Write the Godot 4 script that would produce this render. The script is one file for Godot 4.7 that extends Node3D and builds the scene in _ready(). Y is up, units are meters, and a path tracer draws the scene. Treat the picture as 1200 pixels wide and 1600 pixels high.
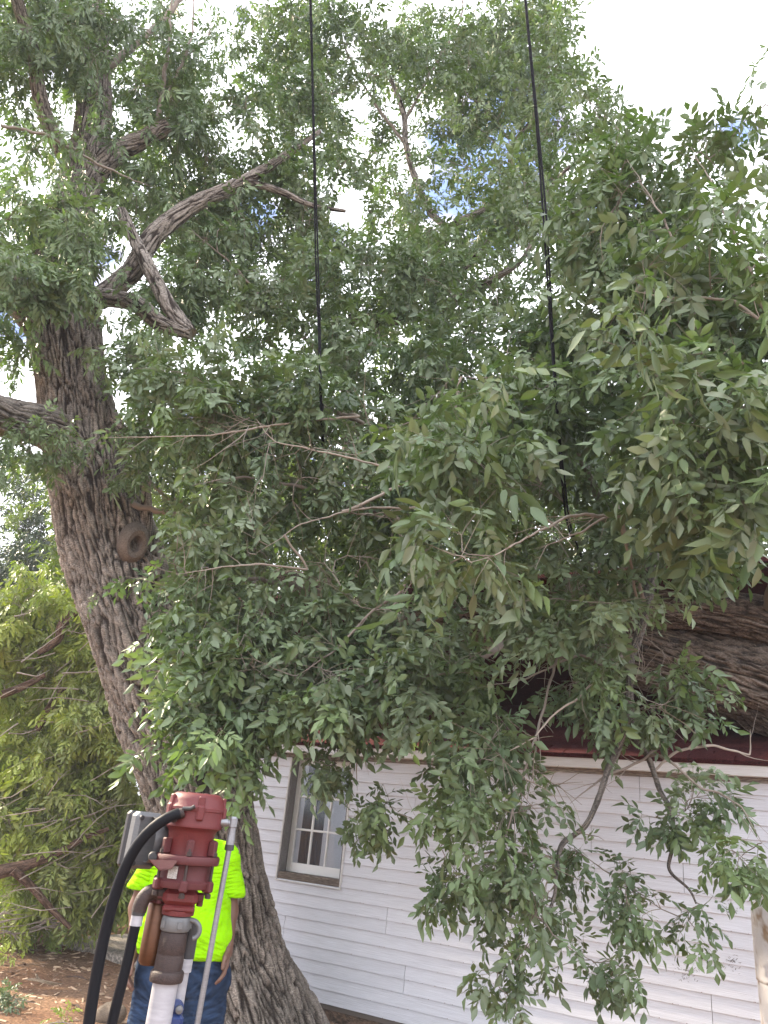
extends Node3D

# ---------------------------------------------------------------- camera numbers
const EYE := Vector3(0, 1.65, 0)
const PITCH := 22.5
const ROLL := 5.7
const FPX := 1160.0
var cam_x: Vector3
var cam_u: Vector3
var cam_f: Vector3
var rng := RandomNumberGenerator.new()
var used_names := {}
var noise_a := FastNoiseLite.new()
var noise_b := FastNoiseLite.new()
var noise_c := FastNoiseLite.new()
var tex := {}

# ---------------------------------------------------------------- mesh buffer
class Buf:
	var v := PackedVector3Array()
	var n := PackedVector3Array()
	var uv := PackedVector2Array()
	var c := PackedColorArray()
	var i := PackedInt32Array()
	func vert(p: Vector3, nn: Vector3, u := Vector2.ZERO, col := Color(1, 1, 1)) -> int:
		v.push_back(p)
		n.push_back(nn)
		uv.push_back(u)
		c.push_back(col)
		return v.size() - 1
	func tri(a: int, b: int, d: int) -> void:
		i.push_back(a)
		i.push_back(b)
		i.push_back(d)
	func quad(a: int, b: int, d: int, e: int) -> void:
		tri(a, b, d)
		tri(a, d, e)
	func flat(p: Array, col := Color(1, 1, 1)) -> void:   # a flat polygon (3 or 4 corners), normal from its corners
		var nn: Vector3 = (p[1] - p[0]).cross(p[2] - p[0]).normalized()
		var ids := []
		for q in p:
			ids.append(vert(q, nn, Vector2(q.x, q.y), col))
		for k in range(1, p.size() - 1):
			tri(ids[0], ids[k], ids[k + 1])
	func mesh() -> ArrayMesh:
		for t in range(0, i.size(), 3):
			var a := i[t]
			var b := i[t + 1]
			var d := i[t + 2]
			if (v[d] - v[a]).cross(v[b] - v[a]).dot(n[a] + n[b] + n[d]) < 0.0:
				i[t + 1] = d
				i[t + 2] = b
		var arr := []
		arr.resize(Mesh.ARRAY_MAX)
		arr[Mesh.ARRAY_VERTEX] = v
		arr[Mesh.ARRAY_NORMAL] = n
		arr[Mesh.ARRAY_TEX_UV] = uv
		arr[Mesh.ARRAY_COLOR] = c
		arr[Mesh.ARRAY_INDEX] = i
		var m := ArrayMesh.new()
		m.add_surface_from_arrays(Mesh.PRIMITIVE_TRIANGLES, arr)
		return m

# ---------------------------------------------------------------- naming
func numbered(called: String) -> String:
	var k: int = used_names.get(called, 0)
	used_names[called] = k + 1
	return called if k == 0 else "%s_%03d" % [called, k]

func tag(o: Node, label := "", category := "", group := "", kind := "") -> void:
	if label: o.set_meta("label", label)
	if category: o.set_meta("category", category)
	if group: o.set_meta("group", group)
	if kind: o.set_meta("kind", kind)

func thing(called: String, label: String, category: String, where := Vector3.ZERO, turn := 0.0, group := "") -> Node3D:
	var o := Node3D.new()
	o.name = numbered(called)
	add_child(o, true)
	o.position = where
	o.rotation.y = turn
	tag(o, label, category, group)
	return o

func put(called: String, m: Mesh, material: Material, parent: Node, kind := "") -> MeshInstance3D:
	var o := MeshInstance3D.new()
	if parent == self:
		o.name = numbered(called)
	else:
		var key := "n_" + called
		var k: int = parent.get_meta(key, 0) if parent.has_meta(key) else 0
		parent.set_meta(key, k + 1)
		o.name = called if k == 0 else "%s_%03d" % [called, k]
	o.mesh = m
	o.material_override = material
	o.cast_shadow = GeometryInstance3D.SHADOW_CASTING_SETTING_ON
	parent.add_child(o, true)
	if kind: o.set_meta("kind", kind)
	return o

func clean_counts(o: Node) -> void:
	for k in o.get_meta_list():
		if String(k).begins_with("n_"):
			o.remove_meta(k)
	for ch in o.get_children():
		clean_counts(ch)

# ---------------------------------------------------------------- geometry helpers
func at(x: float, y: float, hd: float) -> Vector3:     # the point at horizontal distance hd seen at that place of the photograph
	var d := cam_x * (x - 600.0) + cam_u * (800.0 - y) + cam_f * FPX
	return EYE + d * (hd / Vector2(d.x, d.z).length())

func seen(p: Vector3) -> Vector2:
	var d := p - EYE
	var z := d.dot(cam_f)
	if z < 0.1:
		return Vector2(-9999, -9999)
	return Vector2(600.0 + FPX * d.dot(cam_x) / z, 800.0 - FPX * d.dot(cam_u) / z)

func rv() -> Vector3:
	var p := Vector3(rng.randfn(), rng.randfn(), rng.randfn())
	return p.normalized()

func across(d: Vector3) -> Vector3:
	var a := Vector3.UP if absf(d.y) < 0.9 else Vector3.RIGHT
	return d.cross(a).normalized()

func smooth_path(pts: Array, rad: Array, step: float, ease := 1.0) -> Array:    # Catmull-Rom through the points
	var p := PackedVector3Array()
	var r := PackedFloat32Array()
	var k := pts.size()
	for j in k - 1:
		var a: Vector3 = pts[max(j - 1, 0)]
		var b: Vector3 = pts[j]
		var c: Vector3 = pts[j + 1]
		var d: Vector3 = pts[min(j + 2, k - 1)]
		var m := maxi(1, int(ceil(b.distance_to(c) / step)))
		for s in m:
			var t := float(s) / m
			p.push_back(b.lerp(c, t).lerp(b.cubic_interpolate(c, a, d, t), ease))
			r.push_back(lerpf(rad[j], rad[j + 1], t))
	p.push_back(pts[k - 1])
	r.push_back(rad[k - 1])
	return [p, r]

func tube(b: Buf, p, r, sides: int, col := Color(1, 1, 1), caps := true) -> void:
	var k: int = p.size()
	if k < 2: return
	var dir: Vector3 = (p[1] - p[0]).normalized()
	var nx := across(dir)
	var first := b.v.size()
	var length := 0.0
	for j in k:
		var d: Vector3 = (p[mini(j + 1, k - 1)] - p[maxi(j - 1, 0)]).normalized()
		nx = (nx - d * nx.dot(d)).normalized()
		var ny := d.cross(nx)
		if j > 0: length += p[j].distance_to(p[j - 1])
		for s in sides:
			var t := TAU * s / sides
			var q := nx * cos(t) + ny * sin(t)
			b.vert(p[j] + q * r[j], q, Vector2(float(s) / sides, length), col)
	for j in k - 1:
		for s in sides:
			var a := first + j * sides + s
			var e := first + j * sides + (s + 1) % sides
			b.quad(a, e, e + sides, a + sides)
	if caps:
		for w in 2:
			var j := 0 if w == 0 else k - 1
			var d: Vector3 = (p[0] - p[1]).normalized() if w == 0 else (p[k - 1] - p[k - 2]).normalized()
			var m := b.vert(p[j], d, Vector2.ZERO, col)
			var ring := []
			for s in sides:
				ring.append(b.vert(b.v[first + j * sides + s], d, Vector2.ZERO, col))
			for s in sides:
				b.tri(m, ring[s], ring[(s + 1) % sides])

func pipe(pts: Array, radius: float, sides := 14, step := 0.03) -> ArrayMesh:
	var b := Buf.new()
	var rr := []
	for q in pts: rr.append(radius)
	var s := smooth_path(pts, rr, step)
	tube(b, s[0], s[1], sides)
	return b.mesh()

func lathe(b: Buf, prof: Array, sides: int, xf := Transform3D.IDENTITY) -> void:    # [[radius, height], ...] round the y axis, hard edges kept hard
	var k := prof.size()
	for j in k - 1:
		var r0: float = prof[j][0]
		var y0: float = prof[j][1]
		var r1: float = prof[j + 1][0]
		var y1: float = prof[j + 1][1]
		var nn := Vector2(y1 - y0, r0 - r1).normalized()
		var na := nn
		var nb := nn
		if j > 0:
			var q := Vector2(y0 - prof[j - 1][1], prof[j - 1][0] - r0).normalized()
			if q.dot(nn) > 0.75: na = (q + nn).normalized()
		if j < k - 2:
			var q2 := Vector2(prof[j + 2][1] - y1, r1 - prof[j + 2][0]).normalized()
			if q2.dot(nn) > 0.75: nb = (q2 + nn).normalized()
		var first := b.v.size()
		for s in sides + 1:
			var t := TAU * s / sides
			var cs := Vector3(cos(t), 0, sin(t))
			b.vert(xf * (cs * r0 + Vector3(0, y0, 0)), (xf.basis * (cs * na.x + Vector3(0, na.y, 0))).normalized(), Vector2(float(s) / sides, y0))
			b.vert(xf * (cs * r1 + Vector3(0, y1, 0)), (xf.basis * (cs * nb.x + Vector3(0, nb.y, 0))).normalized(), Vector2(float(s) / sides, y1))
		for s in sides:
			var a := first + s * 2
			b.quad(a, a + 2, a + 3, a + 1)

func box(b: Buf, lo: Vector3, hi: Vector3, bev := 0.0, xf := Transform3D.IDENTITY) -> void:   # a box with chamfered edges
	var mid := (lo + hi) / 2.0
	var h := (hi - lo) / 2.0
	bev = minf(bev, minf(h.x, minf(h.y, h.z)) * 0.6)
	var P := func(sx, sy, sz, ax) -> Vector3:
		var q := Vector3(sx * (h.x - (0.0 if ax == 0 else bev)), sy * (h.y - (0.0 if ax == 1 else bev)), sz * (h.z - (0.0 if ax == 2 else bev)))
		return xf * (mid + q)
	var emit := func(pts: Array, outward: Vector3) -> void:
		var nn: Vector3 = (xf.basis * outward).normalized()
		var ids := []
		for q in pts: ids.append(b.vert(q, nn, Vector2(q.x, q.y)))
		for k in range(1, pts.size() - 1): b.tri(ids[0], ids[k], ids[k + 1])
	for s in [-1, 1]:
		emit.call([P.call(s, -1, -1, 0), P.call(s, 1, -1, 0), P.call(s, 1, 1, 0), P.call(s, -1, 1, 0)], Vector3(s, 0, 0))
		emit.call([P.call(-1, s, -1, 1), P.call(1, s, -1, 1), P.call(1, s, 1, 1), P.call(-1, s, 1, 1)], Vector3(0, s, 0))
		emit.call([P.call(-1, -1, s, 2), P.call(1, -1, s, 2), P.call(1, 1, s, 2), P.call(-1, 1, s, 2)], Vector3(0, 0, s))
	if bev <= 0.0: return
	for s in [-1, 1]:
		for t in [-1, 1]:
			emit.call([P.call(s, t, -1, 0), P.call(s, t, 1, 0), P.call(s, t, 1, 1), P.call(s, t, -1, 1)], Vector3(s, t, 0))
			emit.call([P.call(s, -1, t, 0), P.call(s, 1, t, 0), P.call(s, 1, t, 2), P.call(s, -1, t, 2)], Vector3(s, 0, t))
			emit.call([P.call(-1, s, t, 1), P.call(1, s, t, 1), P.call(1, s, t, 2), P.call(-1, s, t, 2)], Vector3(0, s, t))
			for u in [-1, 1]:
				emit.call([P.call(s, t, u, 0), P.call(s, t, u, 1), P.call(s, t, u, 2)], Vector3(s, t, u))

func box_mesh(lo: Vector3, hi: Vector3, bev := 0.0) -> ArrayMesh:
	var b := Buf.new()
	box(b, lo, hi, bev)
	return b.mesh()

func lathe_mesh(prof: Array, sides: int, xf := Transform3D.IDENTITY) -> ArrayMesh:
	var b := Buf.new()
	lathe(b, prof, sides, xf)
	return b.mesh()

# ---------------------------------------------------------------- bark
func bark_height(u: float, radius: float, v: float, sx: float, sy: float) -> float:
	# long ridges that join and part round furrows, cracked across here and there
	var w := noise_b.get_noise_3d(cos(u) * radius * 4.0, v * 1.6, sin(u) * radius * 4.0)
	var w2 := noise_b.get_noise_3d(cos(u) * radius * 14.0 + 9.0, v * 5.0, sin(u) * radius * 14.0)
	var t := u + (w * 0.05 + w2 * 0.012) / maxf(radius, 0.05)
	var q := Vector3(cos(t) * radius * sx, v * sy + w * 0.5, sin(t) * radius * sx)
	var n1 := absf(noise_a.get_noise_3dv(q))
	var n2 := absf(noise_a.get_noise_3dv(q * Vector3(0.55, 0.8, 0.55) + Vector3(17, 3, 8)))
	var ridge := smoothstep(0.02, 0.34, n1) * (0.45 + 0.55 * smoothstep(0.0, 0.22, n2))
	var crack := smoothstep(0.02, 0.22, noise_c.get_noise_3dv(q * Vector3(1.15, 2.6, 1.15)) + 1.0)
	var fine := noise_b.get_noise_3dv(q * Vector3(2.6, 5.0, 2.6)) * 0.28
	return clampf(ridge * (0.55 + 0.45 * crack) + fine * ridge, 0.0, 1.0)

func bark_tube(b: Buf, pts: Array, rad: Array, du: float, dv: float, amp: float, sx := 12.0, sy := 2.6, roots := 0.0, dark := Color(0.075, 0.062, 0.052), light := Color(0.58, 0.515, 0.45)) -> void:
	var sm := smooth_path(pts, rad, dv)
	var p: PackedVector3Array = sm[0]
	var r: PackedFloat32Array = sm[1]
	var k := p.size()
	var most := 0.0
	for q in r: most = maxf(most, q)
	var sides := maxi(8, int(TAU * most / du))
	var first := b.v.size()
	var nx := across((p[1] - p[0]).normalized())
	var length := rng.randf() * 20.0
	for j in k:
		var d := (p[mini(j + 1, k - 1)] - p[maxi(j - 1, 0)]).normalized()
		nx = (nx - d * nx.dot(d)).normalized()
		var ny := d.cross(nx)
		if j > 0: length += p[j].distance_to(p[j - 1])
		var taper := amp * minf(1.0, r[j] / maxf(most * 0.6, 0.001))
		for s in sides + 1:
			var t := TAU * (s % sides) / sides
			var h := bark_height(t, most, length, sx, sy)
			var lump := noise_b.get_noise_3d(cos(t) * 1.5, length * 0.9, sin(t) * 1.5) * 0.10
			var rr := r[j] * (1.0 + lump) + taper * (h - 0.6)
			if roots > 0.0:
				var e := exp(-maxf(p[j].y, 0.0) / 0.28)
				rr *= 1.0 + roots * e * (0.45 + 0.55 * sin(t * 4.0 + 0.7) + 0.3 * sin(t * 7.0))
			var q := nx * cos(t) + ny * sin(t)
			var tone := noise_b.get_noise_3d(cos(t) * 3.0, length * 2.0, sin(t) * 3.0) * 0.35 + 0.85
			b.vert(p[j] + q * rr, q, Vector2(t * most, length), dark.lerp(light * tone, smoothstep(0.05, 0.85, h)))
	var w := sides + 1
	for j in k:
		for s in w:
			var a := first + j * w + s
			var left := first + j * w + (s - 1 if s > 0 else sides - 1)
			var right := first + j * w + (s + 1 if s < sides else 1)
			var up := first + mini(j + 1, k - 1) * w + s
			var down := first + maxi(j - 1, 0) * w + s
			var nn := (b.v[right] - b.v[left]).cross(b.v[up] - b.v[down]).normalized()
			if nn.dot(b.v[a] - p[j]) < 0.0: nn = -nn
			b.n[a] = nn
	for j in k - 1:
		for s in sides:
			var a := first + j * w + s
			b.quad(a, a + 1, a + 1 + w, a + w)
	for e in [0, k - 1]:
		var d: Vector3 = (p[0] - p[1]).normalized() if e == 0 else (p[k - 1] - p[k - 2]).normalized()
		var m := b.vert(p[e], d, Vector2.ZERO, light)
		var ring := []
		for s in sides:
			ring.append(b.vert(b.v[first + e * w + s], d, Vector2.ZERO, light))
		for s in sides:
			b.tri(m, ring[s], ring[(s + 1) % sides])

# ---------------------------------------------------------------- materials
func noise_image(size: int, fx: float, fy: float, octaves: int, lo: float, hi: float, seed_: int) -> Image:
	var f := FastNoiseLite.new()
	f.seed = seed_
	f.noise_type = FastNoiseLite.TYPE_SIMPLEX_SMOOTH
	f.frequency = 1.0
	f.fractal_octaves = octaves
	var bytes := PackedByteArray()
	bytes.resize(size * size)
	for y in size:
		var ay := TAU * y / size
		for x in size:
			var ax := TAU * x / size
			# wraps in both directions: two circles laid through the noise
			var k := f.get_noise_3d(cos(ax) * fx + 3.0 * cos(ay) * fy, sin(ax) * fx, sin(ay) * fy + 1.7 * cos(ay) * fy)
			bytes[y * size + x] = int(clampf(lerpf(lo, hi, clampf(k * 0.8 + 0.5, 0, 1)), 0, 1) * 255.0)
	var im := Image.create_from_data(size, size, false, Image.FORMAT_L8, bytes)
	return im

func make_textures() -> void:
	var g := noise_image(256, 1.6, 14.0, 4, 0.0, 1.0, 5)
	tex.grain_height = ImageTexture.create_from_image(g)
	tex.grain_color = ImageTexture.create_from_image(noise_image(256, 1.2, 9.0, 4, 0.86, 1.0, 6))
	tex.fine_height = ImageTexture.create_from_image(noise_image(256, 9.0, 9.0, 4, 0.0, 1.0, 7))
	tex.mottle = ImageTexture.create_from_image(noise_image(256, 3.0, 3.0, 5, 0.45, 1.0, 8))
	tex.worn = ImageTexture.create_from_image(noise_image(256, 5.0, 5.0, 4, 0.74, 1.0, 12))
	tex.soft = ImageTexture.create_from_image(noise_image(256, 2.0, 2.0, 3, 0.0, 1.0, 9))

func mat(c: Color, rough := 0.7, opt := {}) -> StandardMaterial3D:       # c holds real-world (linear) base colour
	var m := StandardMaterial3D.new()
	m.albedo_color = c.linear_to_srgb()
	m.roughness = rough
	m.metallic = opt.get("metal", 0.0)
	if opt.has("spec"): m.metallic_specular = opt.spec
	if opt.get("vc", false): m.vertex_color_use_as_albedo = true
	if opt.has("color_map") or opt.has("height"):
		m.uv1_triplanar = true
		m.uv1_world_triplanar = opt.get("world", false)
		m.uv1_scale = opt.get("scale", Vector3.ONE)
	if opt.has("color_map"): m.albedo_texture = tex[opt.color_map]
	if opt.has("height"):
		m.heightmap_enabled = true
		m.heightmap_texture = tex[opt.height]
		m.heightmap_scale = opt.get("relief", 0.3)
	if opt.has("back"):
		m.backlight_enabled = true
		m.backlight = Color(opt.back[0], opt.back[1], opt.back[2]).linear_to_srgb()
	m.cull_mode = BaseMaterial3D.CULL_DISABLED if opt.get("two", false) else BaseMaterial3D.CULL_BACK
	return m

# ---------------------------------------------------------------- leaves
func leaflet(b: Buf, base: Vector3, dir: Vector3, up: Vector3, length: float, width: float, fold: float, curl: float, twist: float, col: Color) -> void:
	var side := dir.cross(up).normalized()
	up = side.cross(dir).normalized()
	var ts := [0.0, 0.22, 0.48, 0.76, 1.0]
	var ws := [0.0, 0.72, 1.0, 0.62, 0.0]
	var mids := []
	var ls := []
	var rs := []
	for k in 5:
		var t: float = ts[k]
		var s := side.rotated(dir, twist * t)
		var u := up.rotated(dir, twist * t)
		var p := base + dir * length * t - up * curl * length * t * t
		var tang := (dir - up * 2.0 * curl * t).normalized()
		var nu := s.cross(tang).normalized()
		if nu.dot(u) < 0: nu = -nu
		var wob := 1.0 + 0.10 * sin(k * 2.3 + twist * 9.0)
		mids.append(b.vert(p, nu, Vector2(t, 0.5), col * 1.18))
		if k > 0 and k < 4:
			var e: float = width * 0.5 * ws[k] * wob
			ls.append(b.vert(p - s * e + u * fold * e, (nu + s * fold).normalized(), Vector2(t, 0), col))
			rs.append(b.vert(p + s * e + u * fold * e, (nu - s * fold).normalized(), Vector2(t, 1), col))
	for h in [ls, rs]:
		b.tri(mids[0], h[0], mids[1])
		b.quad(mids[1], h[0], h[1], mids[2])
		b.quad(mids[2], h[1], h[2], mids[3])
		b.tri(mids[3], h[2], mids[4])

func compound_leaf(seed_: int, pairs: int, length: float, leaflet_len: float, leaflet_wid: float, droop: float) -> ArrayMesh:
	var g := RandomNumberGenerator.new()
	g.seed = seed_
	var b := Buf.new()
	var pts := []
	var rad := []
	for k in 7:
		var t := k / 6.0
		pts.append(Vector3(length * t, -droop * length * t * t, sin(t * 3.0 + seed_) * length * 0.03))
		rad.append(lerpf(0.0014, 0.0007, t))
	tube(b, pts, rad, 3, Color(1.5, 1.35, 0.9), false)
	for k in pairs + 1:
		var t := 0.34 + 0.62 * k / float(pairs)
		var j := minf(t * 6.0, 5.99)
		var p: Vector3 = pts[int(j)].lerp(pts[int(j) + 1], j - int(j))
		var fwd: Vector3 = (pts[int(j) + 1] - pts[int(j)]).normalized()
		for s in ([0] if k == pairs else [-1, 1]):
			var ang: float = deg_to_rad(g.randf_range(42, 66)) * s
			var dir := (fwd * cos(ang) + Vector3(0, 0, 1) * sin(ang) + Vector3(0, g.randf_range(-0.5, 0.12), 0)).normalized()
			var up := (Vector3(0, 1, 0) + Vector3(g.randf_range(-.5, .5), 0, g.randf_range(-.5, .5))).normalized()
			var L: float = leaflet_len * g.randf_range(0.82, 1.12) * (1.12 if s == 0 else 1.0) * (0.82 if k == 0 else 1.0)
			var tone := g.randf_range(0.82, 1.18)
			leaflet(b, p + dir * 0.004, dir, up, L, leaflet_wid * g.randf_range(0.85, 1.12) * L / leaflet_len, g.randf_range(0.10, 0.62), g.randf_range(-0.12, 0.50), g.randf_range(-0.9, 0.9), Color(tone, tone * g.randf_range(0.97, 1.04), tone * g.randf_range(0.9, 1.05)))
	return b.mesh()

# ---------------------------------------------------------------- growing twigs and leaves
class Plant:
	var node := PackedVector3Array()      # points that new twigs may start from
	var dirs := PackedVector3Array()
	var twigs := Buf.new()
	var leaves := []                      # [Transform3D, Color]

func add_bough(pl: Plant, p: PackedVector3Array, skip := 0.2) -> void:
	var k := p.size()
	for j in range(int(k * skip), k):
		pl.node.push_back(p[j])
		pl.dirs.push_back((p[mini(j + 1, k - 1)] - p[maxi(j - 1, 0)]).normalized())

func region_points(list: Array, rows: Array) -> void:      # [x, y, rx, ry, near, far, how many, leaf size]
	for a in rows:
		for k in int(a[6]):
			var t := rng.randf() * TAU
			var q := sqrt(rng.randf())
			list.append([at(a[0] + cos(t) * q * a[2], a[1] + sin(t) * q * a[3], rng.randf_range(a[4], a[5])), a[7] if a.size() > 7 else 1.0, a[8] if a.size() > 8 else 0.0, a[9] if a.size() > 9 else 0])

func ball_points(list: Array, mid: Vector3, size: Vector3, n: int, leaf: float) -> void:
	for k in n:
		list.append([mid + rv() * size * pow(rng.randf(), 0.45), leaf, 0.0, 0])

func grow(pl: Plant, spots: Array, opt := {}) -> void:
	var shoots: int = opt.get("shoots", 5)
	var span: float = opt.get("span", 0.36)
	var gap: float = opt.get("gap", 0.075)
	var hang: float = opt.get("hang", 0.55)
	var thick: float = opt.get("thick", 0.006)
	var tones: Array = opt.tones
	var order := []
	for s in spots:
		var best := 1e9
		for j in range(0, pl.node.size(), 2):
			best = minf(best, pl.node[j].distance_squared_to(s[0]))
		order.append([best, s])
	order.sort_custom(func(a, b): return a[0] < b[0])
	for o in order:
		var c: Vector3 = o[1][0]
		var size: float = o[1][1]
		var best := 1e9
		var from := 0
		for j in pl.node.size():
			var dd := pl.node[j].distance_squared_to(c)
			if dd < best:
				best = dd
				from = j
		var a := pl.node[from]
		var len_ := a.distance_to(c)
		var ctrl := a + pl.dirs[from] * len_ * 0.35 + (c - a) * 0.25 + Vector3.UP * len_ * 0.18 + rv() * len_ * 0.12
		var k := maxi(3, int(len_ / 0.10))
		var p := PackedVector3Array()
		var r := PackedFloat32Array()
		var bend := rv() * minf(len_, 1.0) * 0.05
		for j in k + 1:
			var t := float(j) / k
			p.push_back(a.lerp(ctrl, t).lerp(ctrl.lerp(c, t), t) + bend * sin(t * 9.0) + rv() * 0.008)
			r.push_back(lerpf(minf(thick, 0.003 + len_ * 0.004), 0.0022, t))
		tube(pl.twigs, p, r, 5, Color(1, 1, 1) * rng.randf_range(0.75, 1.3) * (1.45 if o[1][3] < 0 else 1.0), false)
		add_bough(pl, p, 0.3)
		var tone: Color = tones[rng.randi() % tones.size()]
		tone = tone * rng.randf_range(0.85, 1.15)
		var end_dir := (p[k] - p[k - 1]).normalized()
		var own_span: float = o[1][2] if o[1][2] > 0.0 else span
		var bare: bool = o[1][3] < 0
		for s in (4 if bare else (o[1][3] if o[1][3] > 0 else shoots)):
			var j := clampi(int(k * rng.randf_range(0.45, 1.0)), 1, k)
			if s == 0: j = k
			var d := (p[j] - p[j - 1]).normalized()
			var dir := (d * 0.5 + rv() * 0.9 + Vector3(0, 0.05, 0)).normalized() if s > 0 else (end_dir + rv() * 0.3).normalized()
			var L := own_span * size * rng.randf_range(0.6, 1.25)
			var m := maxi(2, int(L / (gap * size)))
			var q := PackedVector3Array([p[j]])
			var qr := PackedFloat32Array([0.0024])
			for z in m:
				dir = (dir + rv() * 0.16 + Vector3(0, -0.10 * hang, 0)).normalized()
				q.push_back(q[z] + dir * L / m)
				qr.push_back(lerpf(0.0022, 0.0012, float(z + 1) / m))
			tube(pl.twigs, q, qr, 4, Color(1.1, 1.1, 0.95) * rng.randf_range(0.7, 1.2), false)
			if bare: continue
			for z in range(1, m + 1):
				var td := (q[z] - q[z - 1]).normalized()
				var sd := across(td).rotated(td, rng.randf() * TAU)
				for w in ([-1, 1] if z < m else [-1, 1, 0]):
					if rng.randf() < 0.12: continue
					var ld: Vector3 = (td * 0.55 + sd * w * 0.95 + rv() * 0.3 + Vector3(0, -hang, 0)).normalized()
					var up := (Vector3(0, 1, 0) + rv() * 0.75).normalized()
					up = (up - ld * up.dot(ld))
					if up.length() < 0.1: up = across(ld)
					up = up.normalized()
					var sc := size * rng.randf_range(0.62, 1.12)
					var bs := Basis(ld * sc, up * sc * rng.randf_range(0.35, 2.0), ld.cross(up).normalized() * sc * rng.randf_range(0.85, 1.15) * (1 if rng.randf() < 0.5 else -1))
					pl.leaves.append([Transform3D(bs, q[z]), tone * rng.randf_range(0.8, 1.22)])

func dress(pl: Plant, root: Node3D, leaf_meshes: Array, leaf_mat: Material, twig_mat: Material, singles: int, single_mats: Array) -> void:
	var off := root.global_position
	if pl.twigs.v.size() > 0:
		for j in pl.twigs.v.size(): pl.twigs.v[j] -= off
		put("twigs", pl.twigs.mesh(), twig_mat, root, "stuff")
	var order := []
	for j in pl.leaves.size():
		var o: Vector3 = pl.leaves[j][0].origin
		var s := seen(o)
		var inside := s.x > 10 and s.x < 1190 and s.y > 10 and s.y < 1590
		order.append([o.distance_to(EYE) + (0.0 if inside else 1000.0), j])
	order.sort_custom(func(a, b): return a[0] < b[0])
	var rest := []
	for k in order.size():
		var e = pl.leaves[order[k][1]]
		var xf: Transform3D = e[0]
		xf.origin -= off
		if k < singles:
			var o := put("leaf", leaf_meshes[k % leaf_meshes.size()], single_mats[k % single_mats.size()], root)
			o.transform = xf
		else:
			rest.append([xf, e[1]])
	var mm := MultiMesh.new()
	mm.transform_format = MultiMesh.TRANSFORM_3D
	mm.use_colors = true
	mm.mesh = leaf_meshes[0]
	mm.instance_count = rest.size()
	for k in rest.size():
		mm.set_instance_transform(k, rest[k][0])
		mm.set_instance_color(k, rest[k][1])
	var mi := MultiMeshInstance3D.new()
	mi.name = "foliage"
	mi.multimesh = mm
	mi.material_override = leaf_mat
	root.add_child(mi, true)
	mi.set_meta("kind", "stuff")

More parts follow.
